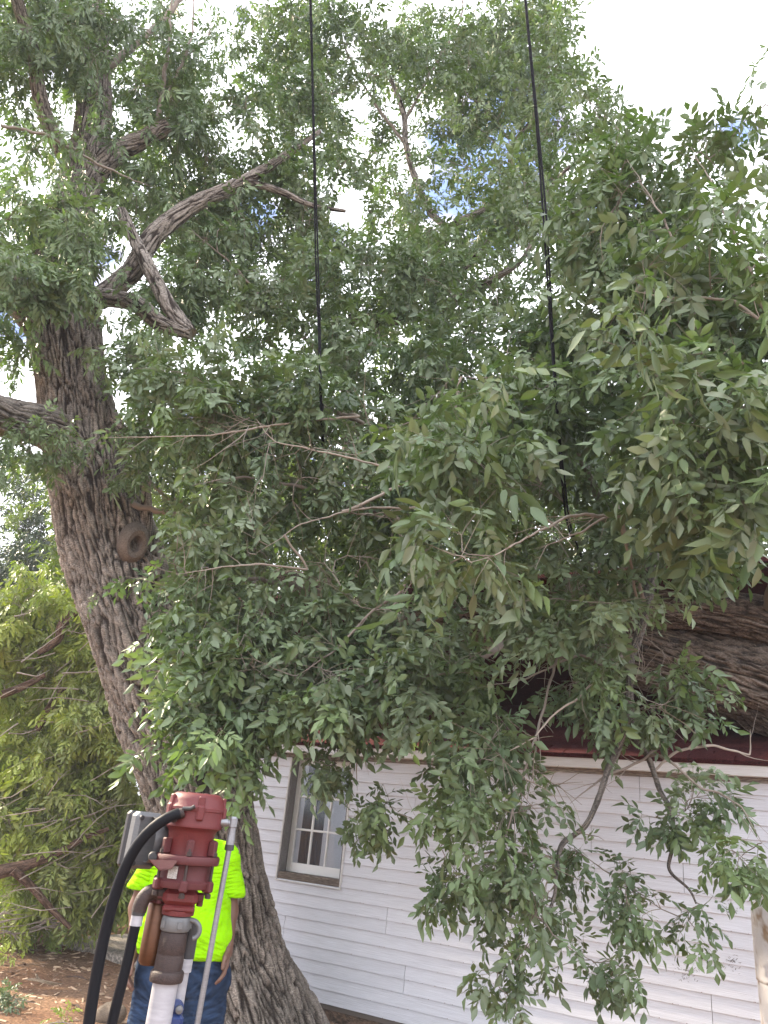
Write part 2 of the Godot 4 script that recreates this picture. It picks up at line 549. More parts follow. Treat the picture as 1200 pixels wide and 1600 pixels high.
# ---------------------------------------------------------------- bodies: a field of tapered capsules, meshed as surface nets
func field_mesh(bones: Array, cell: float, blend: float, cut_lo := -99.0, cut_hi := 99.0, fold := 0.0) -> ArrayMesh:
	var lo := Vector3(1e9, 1e9, 1e9)
	var hi := -lo
	for q in bones:
		var m := maxf(q[2], q[3]) + cell * 2.0 + blend
		for e in [q[0], q[1]]:
			lo = lo.min(e - Vector3.ONE * m)
			hi = hi.max(e + Vector3.ONE * m)
	var nx := int((hi.x - lo.x) / cell) + 2
	var ny := int((hi.y - lo.y) / cell) + 2
	var nz := int((hi.z - lo.z) / cell) + 2
	var f := PackedFloat32Array()
	f.resize(nx * ny * nz)
	f.fill(1.0)
	for q in bones:
		var a: Vector3 = q[0]
		var ab: Vector3 = q[1] - a
		var ra: float = q[2]
		var rb: float = q[3]
		var l2 := maxf(ab.length_squared(), 1e-9)
		var m := maxf(ra, rb) + cell * 2.0 + blend
		var p0 := ((a.min(q[1]) - Vector3.ONE * m - lo) / cell).floor().max(Vector3.ZERO)
		var p1 := ((a.max(q[1]) + Vector3.ONE * m - lo) / cell).ceil()
		for z in range(int(p0.z), mini(int(p1.z) + 1, nz)):
			for y in range(int(p0.y), mini(int(p1.y) + 1, ny)):
				for x in range(int(p0.x), mini(int(p1.x) + 1, nx)):
					var pt := lo + Vector3(x, y, z) * cell - a
					var t := clampf(pt.dot(ab) / l2, 0.0, 1.0)
					var d := (pt - ab * t).length() - lerpf(ra, rb, t)
					var at_ := (z * ny + y) * nx + x
					var e := f[at_]
					var h := maxf(blend - absf(d - e), 0.0) / blend
					f[at_] = minf(d, e) - h * h * blend * 0.25
	if cut_lo > -90.0 or cut_hi < 90.0 or fold > 0.0:
		for z in nz:
			for y in ny:
				var hy := lo.y + y * cell
				for x in nx:
					var at_ := (z * ny + y) * nx + x
					if fold > 0.0 and f[at_] < 0.1:
						f[at_] += noise_b.get_noise_3d((lo.x + x * cell) * 6.0 + hy * 3.0, hy * 5.0, (lo.z + z * cell) * 6.0) * fold
					f[at_] = maxf(f[at_], maxf(cut_lo - hy, hy - cut_hi))
	var ids := {}
	var vs := PackedVector3Array()
	var idx := PackedInt32Array()
	var st := [1, nx, nx * ny]
	for z in nz - 1:
		for y in ny - 1:
			for x in nx - 1:
				var o := (z * ny + y) * nx + x
				var s := 0
				var sum := Vector3.ZERO
				var k := 0
				var first := f[o] < 0.0
				var mixed := false
				for c in range(1, 8):
					if (f[o + (c & 1) + ((c >> 1) & 1) * nx + ((c >> 2) & 1) * nx * ny] < 0.0) != first:
						mixed = true
						break
				if not mixed: continue
				for c in 8:
					var ca := Vector3(c & 1, (c >> 1) & 1, (c >> 2) & 1)
					var fa := f[o + int(ca.x) + int(ca.y) * nx + int(ca.z) * nx * ny]
					for ax in 3:
						if ca[ax] == 0.0:
							var fb := f[o + int(ca.x) + int(ca.y) * nx + int(ca.z) * nx * ny + st[ax]]
							if (fa < 0.0) != (fb < 0.0):
								var q := ca
								q[ax] = fa / (fa - fb)
								sum += q
								k += 1
				ids[o] = vs.size()
				vs.push_back(lo + (Vector3(x, y, z) + sum / k) * cell)
	for o in ids:
		var fa := f[o]
		for ax in 3:
			var fb := f[o + st[ax]]
			if (fa < 0.0) == (fb < 0.0): continue
			var s1: int = st[(ax + 1) % 3]
			var s2: int = st[(ax + 2) % 3]
			if not (ids.has(o - s1) and ids.has(o - s2) and ids.has(o - s1 - s2)): continue
			var a: int = ids[o]
			var b: int = ids[o - s1]
			var c: int = ids[o - s1 - s2]
			var d: int = ids[o - s2]
			if fa < 0.0: idx.append_array([a, c, b, a, d, c])
			else: idx.append_array([a, b, c, a, c, d])
	var ns := PackedVector3Array()
	ns.resize(vs.size())
	for t in range(0, idx.size(), 3):
		var nn := (vs[idx[t + 2]] - vs[idx[t]]).cross(vs[idx[t + 1]] - vs[idx[t]])
		for j in 3: ns[idx[t + j]] += nn
	var bf := Buf.new()
	for j in vs.size(): bf.vert(vs[j], ns[j].normalized(), Vector2(vs[j].x, vs[j].y))
	bf.i = idx
	return bf.mesh()

# ---------------------------------------------------------------- trees
func limb(parent: Node3D, pl: Plant, called: String, rows: Array, material: Material, detail := 0.03, amp := 0.008, roots := 0.0, skip := 0.25, tones := []) -> void:
	var pts := []
	var rad := []
	for a in rows:
		var q := at(a[0], a[1], a[2])
		pts.append(q)
		rad.append(a[3] * (q - EYE).dot(cam_f) / FPX)
	if called == "bough" and pl != null and pl.node.size() > 0:
		var best := 1e9
		var near := Vector3.ZERO
		for q in pl.node:
			var d: float = q.distance_squared_to(pts[0])
			if d < best:
				best = d
				near = q
		if best > 0.0004:
			pts.push_front(near)
			rad.push_front(rad[0] * 1.15)
	if amp == 0.0:
		for k in rad.size(): rad[k] *= 0.72
	limb3(parent, pl, called, pts, rad, material, detail, amp, roots, skip, tones)

func limb3(parent: Node3D, pl: Plant, called: String, pts: Array, rad: Array, material: Material, detail := 0.03, amp := 0.008, roots := 0.0, skip := 0.25, tones := []) -> void:
	var off := parent.global_position
	var b := Buf.new()
	if amp > 0.0:
		if tones.size() == 2: bark_tube(b, pts, rad, detail * 0.5, detail, amp, 17.0, 2.6, roots, tones[0], tones[1])
		else: bark_tube(b, pts, rad, detail * 0.5, detail, amp, 17.0, 2.4, roots)
	else:
		# a thin branch: a few bends and knuckles
		var s := smooth_path(pts, rad, detail, 0.35)
		var p: PackedVector3Array = s[0]
		var r: PackedFloat32Array = s[1]
		for j in p.size():
			var w := minf(r[j] * 0.8, 0.012)
			p[j] += Vector3(noise_b.get_noise_3dv(p[j] * 5.0), noise_b.get_noise_3dv(p[j] * 5.0 + Vector3(9, 0, 0)), noise_b.get_noise_3dv(p[j] * 5.0 + Vector3(0, 9, 0))) * w * 1.6
			r[j] *= (1.0 + 0.22 * noise_b.get_noise_3dv(p[j] * 14.0)) * (1.0 - 0.75 * pow(float(j) / (p.size() - 1), 4.0))
		tube(b, p, r, 8, Color(1, 1, 1) * rng.randf_range(0.85, 1.2))
		for k in int(p.size() * detail / 0.16):
			var j := rng.randi_range(int(p.size() * 0.3), p.size() - 2)
			var d := (p[j + 1] - p[j]).normalized()
			var dir := (d * 0.8 + rv() * 0.8).normalized()
			var sp := PackedVector3Array([p[j]])
			var sr := PackedFloat32Array([minf(r[j] * 0.5, 0.0035)])
			var L := rng.randf_range(0.08, 0.32)
			for z in 4:
				dir = (dir + rv() * 0.22).normalized()
				sp.push_back(sp[z] + dir * L / 4.0)
				sr.push_back(sr[0] * (1.0 - 0.2 * (z + 1)))
			tube(b, sp, sr, 5, Color(1, 1, 1) * rng.randf_range(0.85, 1.2), false)
	for j in b.v.size(): b.v[j] -= off
	put(called, b.mesh(), material, parent)
	if pl != null:
		var s := smooth_path(pts, rad, 0.12)
		add_bough(pl, s[0], skip)

func far_tree(label: String, called: String, foot: Vector3, height: float, spread: float, n: int, tones: Array, leaf_mesh: Mesh, leaf_mat: Material, bark: Material, twig: Material, group := "") -> void:
	var o := thing(called, label, "tree", foot, 0.0, group)
	var pl := Plant.new()
	var top := foot + Vector3(rng.randf_range(-.6, .6), height * 0.8, rng.randf_range(-.6, .6))
	limb3(o, pl, "trunk", [foot - Vector3(0, 0.1, 0), foot.lerp(top, 0.4) + Vector3(0.2, 0, 0), top], [height * 0.03, height * 0.021, 0.03], bark, 0.09, 0.015, 0.3, 0.5)
	for k in 7:
		var a := foot.lerp(top, rng.randf_range(0.3, 0.75))
		var t := TAU * k / 7.0 + rng.randf()
		var e := a + Vector3(cos(t) * spread * 0.75, height * rng.randf_range(0.05, 0.3), sin(t) * spread * 0.75)
		limb3(o, pl, "limb", [a, a.lerp(e, 0.5) + Vector3.UP * 0.25, e], [height * 0.010, height * 0.006, 0.015], bark, 0.1, 0.0, 0.0, 0.3)
	var spots := []
	ball_points(spots, foot + Vector3(0, height * 0.58, 0), Vector3(spread, height * 0.44, spread), n, 1.5)
	grow(pl, spots, {"shoots": 5, "span": 0.42, "gap": 0.085, "tones": tones, "thick": 0.012})
	dress(pl, o, [leaf_mesh], leaf_mat, twig, 0, [])

# ---------------------------------------------------------------- the scene
func _ready() -> void:
	rng.seed = 20240611
	noise_a.seed = 3
	noise_a.noise_type = FastNoiseLite.TYPE_SIMPLEX
	noise_a.frequency = 1.0
	noise_a.fractal_type = FastNoiseLite.FRACTAL_NONE
	noise_b.seed = 11
	noise_b.noise_type = FastNoiseLite.TYPE_SIMPLEX_SMOOTH
	noise_b.frequency = 1.0
	noise_b.fractal_octaves = 2
	noise_c.seed = 5
	noise_c.noise_type = FastNoiseLite.TYPE_CELLULAR
	noise_c.frequency = 1.0
	noise_c.cellular_jitter = 0.95
	noise_c.cellular_return_type = FastNoiseLite.RETURN_DISTANCE2_SUB
	noise_c.fractal_type = FastNoiseLite.FRACTAL_NONE
	var p := deg_to_rad(PITCH)
	var r := deg_to_rad(ROLL)
	cam_f = Vector3(0, sin(p), -cos(p))
	var right0 := Vector3(1, 0, 0)
	var up0 := Vector3(0, cos(p), sin(p))
	cam_x = right0 * cos(r) + up0 * sin(r)
	cam_u = up0 * cos(r) - right0 * sin(r)
	# camera
	var cam := Camera3D.new()
	cam.name = "camera"
	cam.fov = rad_to_deg(2.0 * atan(800.0 / FPX))
	cam.near = 0.05
	cam.far = 600.0
	add_child(cam)
	cam.transform = Transform3D(Basis(cam_x, cam_u, -cam_f), EYE)
	cam.current = true
	# sky, air and exposure
	var env := Environment.new()
	env.background_mode = Environment.BG_SKY
	env.tonemap_mode = Environment.TONE_MAPPER_LINEAR
	env.tonemap_exposure = 3.7
	env.fog_enabled = true
	env.fog_density = 0.0018
	env.fog_light_color = Color(0.93, 0.95, 1.0)
	env.sdfgi_enabled = true
	env.ssao_enabled = true
	env.ssil_enabled = true
	var sky_mat := PanoramaSkyMaterial.new()
	sky_mat.panorama = make_sky()
	var sky := Sky.new()
	sky.sky_material = sky_mat
	env.sky = sky
	var we := WorldEnvironment.new()
	we.name = "world"
	we.environment = env
	add_child(we)
	# the sun behind thin cloud, from the left and a little behind the house
	var sun := DirectionalLight3D.new()
	sun.name = "sun"
	sun.light_color = Color(1.0, 0.93, 0.82)
	sun.light_energy = 1.3
	sun.light_angular_distance = 3.0
	sun.shadow_enabled = true
	add_child(sun)
	sun.look_at_from_position(Vector3(-10, 8.0, -5.5), Vector3.ZERO)
	make_textures()
	build_ground()
	build_house()
	build_trees()
	build_person()
	build_pump()
	build_tank()
	build_ropes()
	build_litter()
	for c in get_children(): clean_counts(c)

func make_sky() -> ImageTexture:
	var f := FastNoiseLite.new()
	f.seed = 21
	f.noise_type = FastNoiseLite.TYPE_SIMPLEX_SMOOTH
	f.frequency = 1.0
	f.fractal_octaves = 5
	var w := 1024
	var h := 512
	var data := PackedFloat32Array()
	data.resize(w * h * 3)
	for y in h:
		var el := (0.5 - (y + 0.5) / h) * PI
		for x in w:
			var az := TAU * (x + 0.5) / w
			var d := Vector3(cos(el) * cos(az), sin(el), cos(el) * sin(az))
			var o := (y * w + x) * 3
			var q := Vector3(d.x, d.y * 1.7, d.z) * 3.2
			var k := f.get_noise_3dv(q) + 0.36
			var cover := smoothstep(-0.02, 0.16, k)
			var body := 1.0 + 0.25 * f.get_noise_3dv(q * 1.3 + Vector3(5, 9, 2))
			var blue := Vector3(0.17, 0.235, 0.44).lerp(Vector3(0.30, 0.36, 0.55), pow(1.0 - maxf(d.y, 0.0), 3.0))
			var edge := Vector3(0.36, 0.33, 0.46)
			var white := Vector3(0.98, 1.0, 1.07) * 1.05 * body
			var col := blue.lerp(edge, smoothstep(0.0, 0.5, cover)).lerp(white, smoothstep(0.4, 1.0, cover))
			if d.y < 0.0: col = Vector3(0.30, 0.27, 0.23)
			data[o] = col.x
			data[o + 1] = col.y
			data[o + 2] = col.z
	return ImageTexture.create_from_image(Image.create_from_data(w, h, false, Image.FORMAT_RGBF, data.to_byte_array()))

# ---------------------------------------------------------------- ground
func build_ground() -> void:
	var b := Buf.new()
	var xs := []
	var zs := []
	for k in 91: xs.append(-9.0 + k * 0.1)
	for k in 121: zs.append(-14.0 + k * 0.1)
	xs = [-300.0, -80.0, -30.0, -15.0] + xs + [1.0, 3.0, 6.0, 15.0, 30.0, 80.0, 300.0]
	zs = [-400.0, -120.0, -50.0, -25.0, -18.0] + zs + [-1.0, 1.0, 5.0, 20.0, 80.0]
	for z in zs:
		for x in xs:
			var h := noise_b.get_noise_2d(x * 1.3, z * 1.3) * 0.03 + noise_b.get_noise_2d(x * 6.0, z * 6.0) * 0.014
			var near: float = 1.0 if absf(x + 4.0) < 8.0 and z > -14.5 and z < -1.5 else 0.0
			var t := clampf(noise_b.get_noise_2d(x * 0.9 + 40.0, z * 0.9) * 0.7 + 0.5, 0, 1)
			b.vert(Vector3(x, h * near - 0.02, z), Vector3.UP, Vector2(x, z), Color(0.40, 0.225, 0.14).lerp(Color(0.50, 0.33, 0.215), t))
	var w := xs.size()
	for j in zs.size() - 1:
		for k in w - 1:
			b.quad(j * w + k, j * w + k + 1, j * w + w + k + 1, j * w + w + k)
	for j in range(1, zs.size() - 1):
		for k in range(1, w - 1):
			var o := j * w + k
			b.n[o] = (b.v[o + w] - b.v[o - w]).cross(b.v[o + 1] - b.v[o - 1]).normalized()
	var g := put("ground", b.mesh(), mat(Color(1, 1, 1), 0.95, {"vc": true, "color_map": "mottle", "height": "fine_height", "relief": 1.6, "scale": Vector3(1.7, 1.7, 1.7), "world": true, "spec": 0.2}), self, "structure")
	g.set_meta("label", "bare reddish brown dirt yard scattered with chips")
	# concrete walk in front of the brush pile
	var path := thing("path", "pale concrete walk slab along the foot of the brush pile", "", Vector3(-3.25, 0, -10.05), -atan2(0.62, 0.78))
	path.set_meta("kind", "structure")
	var cm := mat(Color(0.56, 0.49, 0.42), 0.9, {"color_map": "mottle", "height": "fine_height", "relief": 0.3, "scale": Vector3(1.2, 1.2, 1.2)})
	put("slab", box_mesh(Vector3(0, -0.08, -1.3), Vector3(1.24, 0.055, 0), 0.012), cm, path)
	put("slab", box_mesh(Vector3(1.255, -0.08, -1.3), Vector3(2.25, 0.055, 0), 0.012), cm, path)

# ---------------------------------------------------------------- house
func build_house() -> void:
	var house := thing("shed", "small white clapboard shed with red shingle roof under the fallen tree", "shed", Vector3(-0.2547, 0, -7.9393), -atan2(0.5271, 0.8498))
	var whites := []
	for t in [0.74, 0.77, 0.72]:
		whites.append(mat(Color(t * 0.955, t * 0.975, t * 1.05), 0.55, {"color_map": "grain_color", "height": "grain_height", "relief": 0.12, "scale": Vector3(0.55, 3.5, 3.5)}))
	var trim := mat(Color(0.72, 0.71, 0.70), 0.6, {"color_map": "grain_color", "height": "grain_height", "relief": 0.06, "scale": Vector3(0.5, 3.0, 3.0)})
	var dark := mat(Color(0.06, 0.05, 0.045), 0.9)
	var soil := mat(Color(0.20, 0.13, 0.085), 0.95, {"color_map": "mottle", "height": "fine_height", "relief": 0.5})
	var x0 := -1.45
	var x1 := 7.6
	var deep := 4.7
	var eave := 2.30
	var wl := -0.515       # window opening
	var wr := 0.235
	var wb := 1.06
	var wt := 2.17
	var sheath := mat(Color(0.13, 0.11, 0.095), 0.9)
	# walls with thickness, the front one open at the window
	var front := put("wall", box_mesh(Vector3(x0, 0.06, -0.12), Vector3(wl, eave, -0.002)), sheath, house)
	put("wall_panel", box_mesh(Vector3(wr, 0.06, -0.12), Vector3(x1, eave, -0.002)), sheath, front)
	put("wall_panel", box_mesh(Vector3(wl, 0.06, -0.12), Vector3(wr, wb - 0.004, -0.002)), sheath, front)
	put("wall_panel", box_mesh(Vector3(wl, wt, -0.12), Vector3(wr, eave, -0.002)), sheath, front)
	put("foundation", box_mesh(Vector3(x0 + 0.01, -0.2, -deep + 0.02), Vector3(x1 - 0.01, 0.085, -0.005)), soil, house)
	put("floor", box_mesh(Vector3(x0 + 0.1, 0.085, -deep + 0.1), Vector3(x1 - 0.1, 0.12, -0.125)), dark, house)
	put("wall", box_mesh(Vector3(x0, 0.086, -deep), Vector3(x0 + 0.1, eave, -0.1205)), whites[1], house)
	put("wall", box_mesh(Vector3(x1 - 0.1, 0.086, -deep), Vector3(x1, eave, -0.1205)), whites[1], house)
	put("wall", box_mesh(Vector3(x0 + 0.1, 0.086, -deep), Vector3(x1 - 0.1, eave, -deep + 0.1)), whites[1], house)
	for s in [x0, x1]:      # gable ends
		var gb := Buf.new()
		var th := 0.1 if s == x0 else -0.1
		var za := Vector3(s, eave, -0.002)
		var zb := Vector3(s, eave, -deep)
		var zc := Vector3(s, eave + 0.32 * deep / 2.0, -deep / 2.0)
		var o := Vector3(th, 0, 0)
		gb.flat([za, zb, zc])
		gb.flat([za + o, zc + o, zb + o])
		gb.flat([za, zc, zc + o, za + o])
		gb.flat([zb, zb + o, zc + o, zc])
		put("gable", gb.mesh(), whites[1], house)
	# clapboards: every course and every length of board on its own
	var step := 0.1045
	var joints := [[-0.12, 3.5], [-0.12, 3.5], [0.98, 4.6], [0.98, 4.6], [-0.35, 3.44], [-0.35, 3.44], [0.76, 4.4], [0.76, 4.4], [2.2, 5.6], [2.2, 5.6], [1.3, 4.9], [1.3, 4.9], [3.3, 6.2], [3.3, 6.2], [2.6, 5.2], [2.6, 5.2], [0.965, 4.3], [0.965, 4.3], [3.0, 5.9], [3.0, 5.9]]
	for k in 20:
		var y0 := 0.10 + k * step
		var y1 := y0 + step + 0.012
		var cuts := [x0 - 0.01]
		for q in joints[k]: cuts.append(q)
		cuts.append(x1)
		for c in cuts.size() - 1:
			var a: float = cuts[c] + (0.0022 if c > 0 else 0.0)
			var e: float = cuts[c + 1] - (0.0022 if c < cuts.size() - 2 else 0.0)
			var parts := []
			if y1 > wb + 0.02 and a < wr + 0.012 and e > wl - 0.012:
				if a < wl - 0.012: parts.append([a, wl - 0.012])
				if e > wr + 0.012: parts.append([wr + 0.012, e])
			else:
				parts.append([a, e])
			for q in parts:
				var jut := rng.randf_range(-0.0008, 0.0012)
				var bb := Buf.new()
				var n := maxi(1, int((q[1] - q[0]) / 0.6))
				var z0 := 0.0165 + jut
				var prof := [Vector2(y0, 0.001), Vector2(y0, z0 - 0.002), Vector2(y0 + 0.002, z0), Vector2(y1, 0.0035), Vector2(y1, 0.001)]
				for g in n:
					var xa := lerpf(q[0], q[1], float(g) / n)
					var xb := lerpf(q[0], q[1], float(g + 1) / n)
					for h in 4:
						var s0: Vector2 = prof[h]
						var s1: Vector2 = prof[h + 1]
						bb.flat([Vector3(xa, s0.x, s0.y), Vector3(xb, s0.x, s0.y), Vector3(xb, s1.x, s1.y), Vector3(xa, s1.x, s1.y)])
				for xe in [q[0], q[1]]:
					bb.flat([Vector3(xe, prof[0].x, prof[0].y), Vector3(xe, prof[1].x, prof[1].y), Vector3(xe, prof[2].x, prof[2].y)])
					bb.flat([Vector3(xe, prof[0].x, prof[0].y), Vector3(xe, prof[2].x, prof[2].y), Vector3(xe, prof[3].x, prof[3].y), Vector3(xe, prof[4].x, prof[4].y)])
				put("board", bb.mesh(), whites[rng.randi() % 3], front)
	# scuffs and rust specks on the boards
	var mark := mat(Color(0.10, 0.085, 0.08), 0.9)
	var mk := Buf.new()
	for q in [[3.62, 1.285, 0.05, 40], [3.60, 0.95, 0.055, 40], [3.27, 0.835, 0.085, 60], [1.62, 0.62, 0.02, 6]]:
		for k in int(q[3]):
			var s := Vector2(q[0] + rng.randfn() * q[2] * 0.5, q[1] + rng.randfn() * 0.022)
			s.y = 0.10 + floorf((s.y - 0.10) / step) * step + clampf(fposmod(s.y - 0.10, step), 0.02, 0.095)
			var e := Vector2(rng.randf_range(-1, 1), rng.randf_range(-1, 1)) * 0.008
			var w := Vector2(-e.y, e.x).normalized() * rng.randf_range(0.0006, 0.0016)
			var zof := func(v: Vector2) -> Vector3: return Vector3(v.x, v.y, 0.0185 - 0.125 * fposmod(v.y - 0.10, step))
			mk.flat([zof.call(s - e - w), zof.call(s + e - w), zof.call(s + e + w), zof.call(s - e + w)])
	put("scuff", mk.mesh(), mark, front, "stuff")
	var rb := Buf.new()
	for k in 420:
		var row := rng.randi() % 15
		var s := Vector3(rng.randf_range(0.4, 4.6), 0.10 + row * step + 0.001, 0.0185)
		var wdt := rng.randf_range(0.002, 0.011)
		rb.flat([s, s + Vector3(wdt, 0, 0), s + Vector3(wdt * 0.7, rng.randf_range(0.002, 0.005), 0), s + Vector3(wdt * 0.2, 0.003, 0)])
	put("rust_speck", rb.mesh(), mat(Color(0.16, 0.07, 0.035), 0.9), front, "stuff")
	# window
	var win := put("window", box_mesh(Vector3(wl - 0.012, wb - 0.03, 0.0), Vector3(wl + 0.006, wt, 0.024), 0.003), trim, house)
	win.set_meta("label", "small multi pane window with weathered wooden reveal")
	put("casing", box_mesh(Vector3(wr - 0.006, wb - 0.03, 0.0), Vector3(wr + 0.012, wt, 0.024), 0.003), trim, win)
	var grey_wood := mat(Color(0.20, 0.19, 0.185), 0.85, {"color_map": "grain_color", "height": "grain_height", "relief": 0.3, "scale": Vector3(3, 0.7, 3)})
	var old_wood := mat(Color(0.30, 0.24, 0.19), 0.85, {"color_map": "mottle", "height": "grain_height", "relief": 0.4, "scale": Vector3(0.9, 5, 3)})
	put("jamb", box_mesh(Vector3(wl + 0.0065, wb + 0.0405, -0.19), Vector3(wl + 0.022, wt - 0.001, 0.010)), grey_wood, win)
	put("jamb", box_mesh(Vector3(wr - 0.022, wb + 0.0405, -0.19), Vector3(wr - 0.0065, wt - 0.001, 0.010)), grey_wood, win)
	put("sill", box_mesh(Vector3(wl + 0.0065, wb - 0.022, -0.19), Vector3(wr - 0.0065, wb + 0.04, 0.014), 0.004), old_wood, win)
	put("sill_lip", box_mesh(Vector3(wl - 0.012, wb - 0.042, 0.0), Vector3(wr + 0.012, wb - 0.0305, 0.026), 0.003), trim, win)
	var zf := -0.09
	var fl := wl + 0.0225
	var fr := wr - 0.0225
	var fb := wb + 0.0405
	var ft := wt - 0.0015
	var sash := mat(Color(0.74, 0.74, 0.73), 0.5)
	var st := 0.058
	put("stile", box_mesh(Vector3(fl, fb, zf - 0.035), Vector3(fl + st, ft, zf), 0.004), sash, win)
	put("stile", box_mesh(Vector3(fr - st, fb, zf - 0.035), Vector3(fr, ft, zf), 0.004), sash, win)
	put("rail", box_mesh(Vector3(fl + st, fb, zf - 0.034), Vector3(fr - st, fb + 0.085, zf - 0.001), 0.004), sash, win)
	put("rail", box_mesh(Vector3(fl + st, ft - 0.055, zf - 0.034), Vector3(fr - st, ft, zf - 0.001), 0.004), sash, win)
	var gx := [fl + st, 0.0, 0.0, fr - st]
	gx[1] = lerpf(gx[0], gx[3], 1.0 / 3.0)
	gx[2] = lerpf(gx[0], gx[3], 2.0 / 3.0)
	var gy := [fb + 0.085, 0.0, 0.0, ft - 0.055]
	gy[1] = lerpf(gy[0], gy[3], 1.0 / 3.0)
	gy[2] = lerpf(gy[0], gy[3], 2.0 / 3.0)
	for k in [1, 2]:
		put("muntin", box_mesh(Vector3(gx[k] - 0.010, gy[0], zf - 0.030), Vector3(gx[k] + 0.010, gy[3], zf - 0.004), 0.004), sash, win)
		put("muntin", box_mesh(Vector3(gx[0], gy[k] - 0.010, zf - 0.0285), Vector3(gx[3], gy[k] + 0.010, zf - 0.0055), 0.004), sash, win)
	var glass := StandardMaterial3D.new()
	glass.transparency = BaseMaterial3D.TRANSPARENCY_ALPHA
	glass.albedo_color = Color(0.1, 0.14, 0.18, 0.12)
	glass.roughness = 0.03
	glass.metallic_specular = 0.35
	for a in 3:
		for c in 3:
			var pane := put("pane", box_mesh(Vector3(gx[a] + 0.001, gy[c] + 0.001, -0.001), Vector3(gx[a + 1] - 0.001, gy[c + 1] - 0.001, 0.001)), glass, win)
			pane.position = Vector3(0, 0, zf - 0.018)
			pane.rotation = Vector3(rng.randf_range(-.004, .004), rng.randf_range(-.004, .004), 0)
	# curtains behind the glass
	for q in [[fl + 0.02, fl + 0.30, Color(0.012, 0.04, 0.08)], [fr - 0.115, fr - 0.06, Color(0.11, 0.11, 0.12)]]:
		var cb := Buf.new()
		for g in 25:
			var t := g / 24.0
			for h in 2:
				cb.vert(Vector3(lerpf(q[0], q[1], t) + (0.03 * (1 - h) if q[2].r > 0.1 else 0.0), fb + 0.02 if h == 0 else ft, zf - 0.16 + 0.018 * sin(t * 26.0)), Vector3(0.5 * -cos(t * 26.0), 0, 1).normalized())
		for g in 24: cb.quad(g * 2, g * 2 + 2, g * 2 + 3, g * 2 + 1)
		put("curtain", cb.mesh(), mat(q[2], 0.9, {"two": true}), win)
	# eave
	put("soffit", box_mesh(Vector3(x0 - 0.1, 2.215, 0.0185), Vector3(x1 + 0.1, 2.228, 0.098)), trim, house)
	put("fascia", box_mesh(Vector3(x0 - 0.12, 2.212, 0.0985), Vector3(x1 + 0.12, 2.312, 0.122), 0.004), trim, house)
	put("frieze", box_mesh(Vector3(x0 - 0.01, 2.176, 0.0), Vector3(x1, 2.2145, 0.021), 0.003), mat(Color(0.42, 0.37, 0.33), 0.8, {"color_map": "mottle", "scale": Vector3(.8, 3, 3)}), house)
	# roof: deck and shingles laid on the slope
	var slope := atan(0.32)
	var red := []
	for c in [Color(0.135, 0.034, 0.036), Color(0.11, 0.028, 0.031), Color(0.155, 0.042, 0.041)]:
		red.append(mat(c, 0.95, {"color_map": "mottle", "height": "fine_height", "relief": 0.35, "scale": Vector3(4, 4, 4), "spec": 0.25}))
	var run := (deep / 2.0 + 0.16) / cos(slope)
	var deck := put("roof", box_mesh(Vector3(x0 - 0.14, -0.03, -run), Vector3(x1 + 0.14, -0.001, 0)), red[1], house)
	deck.transform = Transform3D(Basis(Vector3.RIGHT, slope), Vector3(0, 2.318, 0.14))
	var back := put("roof", box_mesh(Vector3(x0 - 0.14, -0.03, 0.012), Vector3(x1 + 0.14, 0.012, run)), red[1], house)
	back.transform = Transform3D(Basis(Vector3.RIGHT, -slope), Vector3(0, 2.318 + run * sin(slope), 0.14 - run * cos(slope)))
	var tab := 0.333
	var shapes := []
	for k in 6:
		var wv := rng.randf_range(0.004, 0.008)
		var sb := Buf.new()
		box(sb, Vector3(-tab / 2 + wv / 2, 0, -0.165), Vector3(tab / 2 - wv / 2, 0.0065, rng.randf_range(-0.004, 0.004)), 0.0018)
		shapes.append(sb.mesh())
	var rest := Buf.new()
	for k in 19:
		var z := 0.012 - k * 0.135
		var x := x0 - 0.14 + tab * (0.5 if k % 2 == 0 else 1.0)
		var n := 0
		while x < x1 + 0.1:
			var tilt := 0.045 + rng.randf_range(-0.01, 0.02)
			var xf := Transform3D(Basis(Vector3.RIGHT, tilt), Vector3(x + rng.randf_range(-.002, .002), 0.002 + rng.randf_range(0, .002), z))
			if k < 12 and x < 6.0:
				var o := put("shingle", shapes[rng.randi() % 6], red[rng.randi() % 3], deck)
				o.transform = xf
			else:
				box(rest, Vector3(-tab / 2 + .003, 0, -0.165), Vector3(tab / 2 - .003, 0.0065, 0), 0.0, xf)
			x += tab
			n += 1
	put("shingles", rest.mesh(), red[0], deck, "stuff")

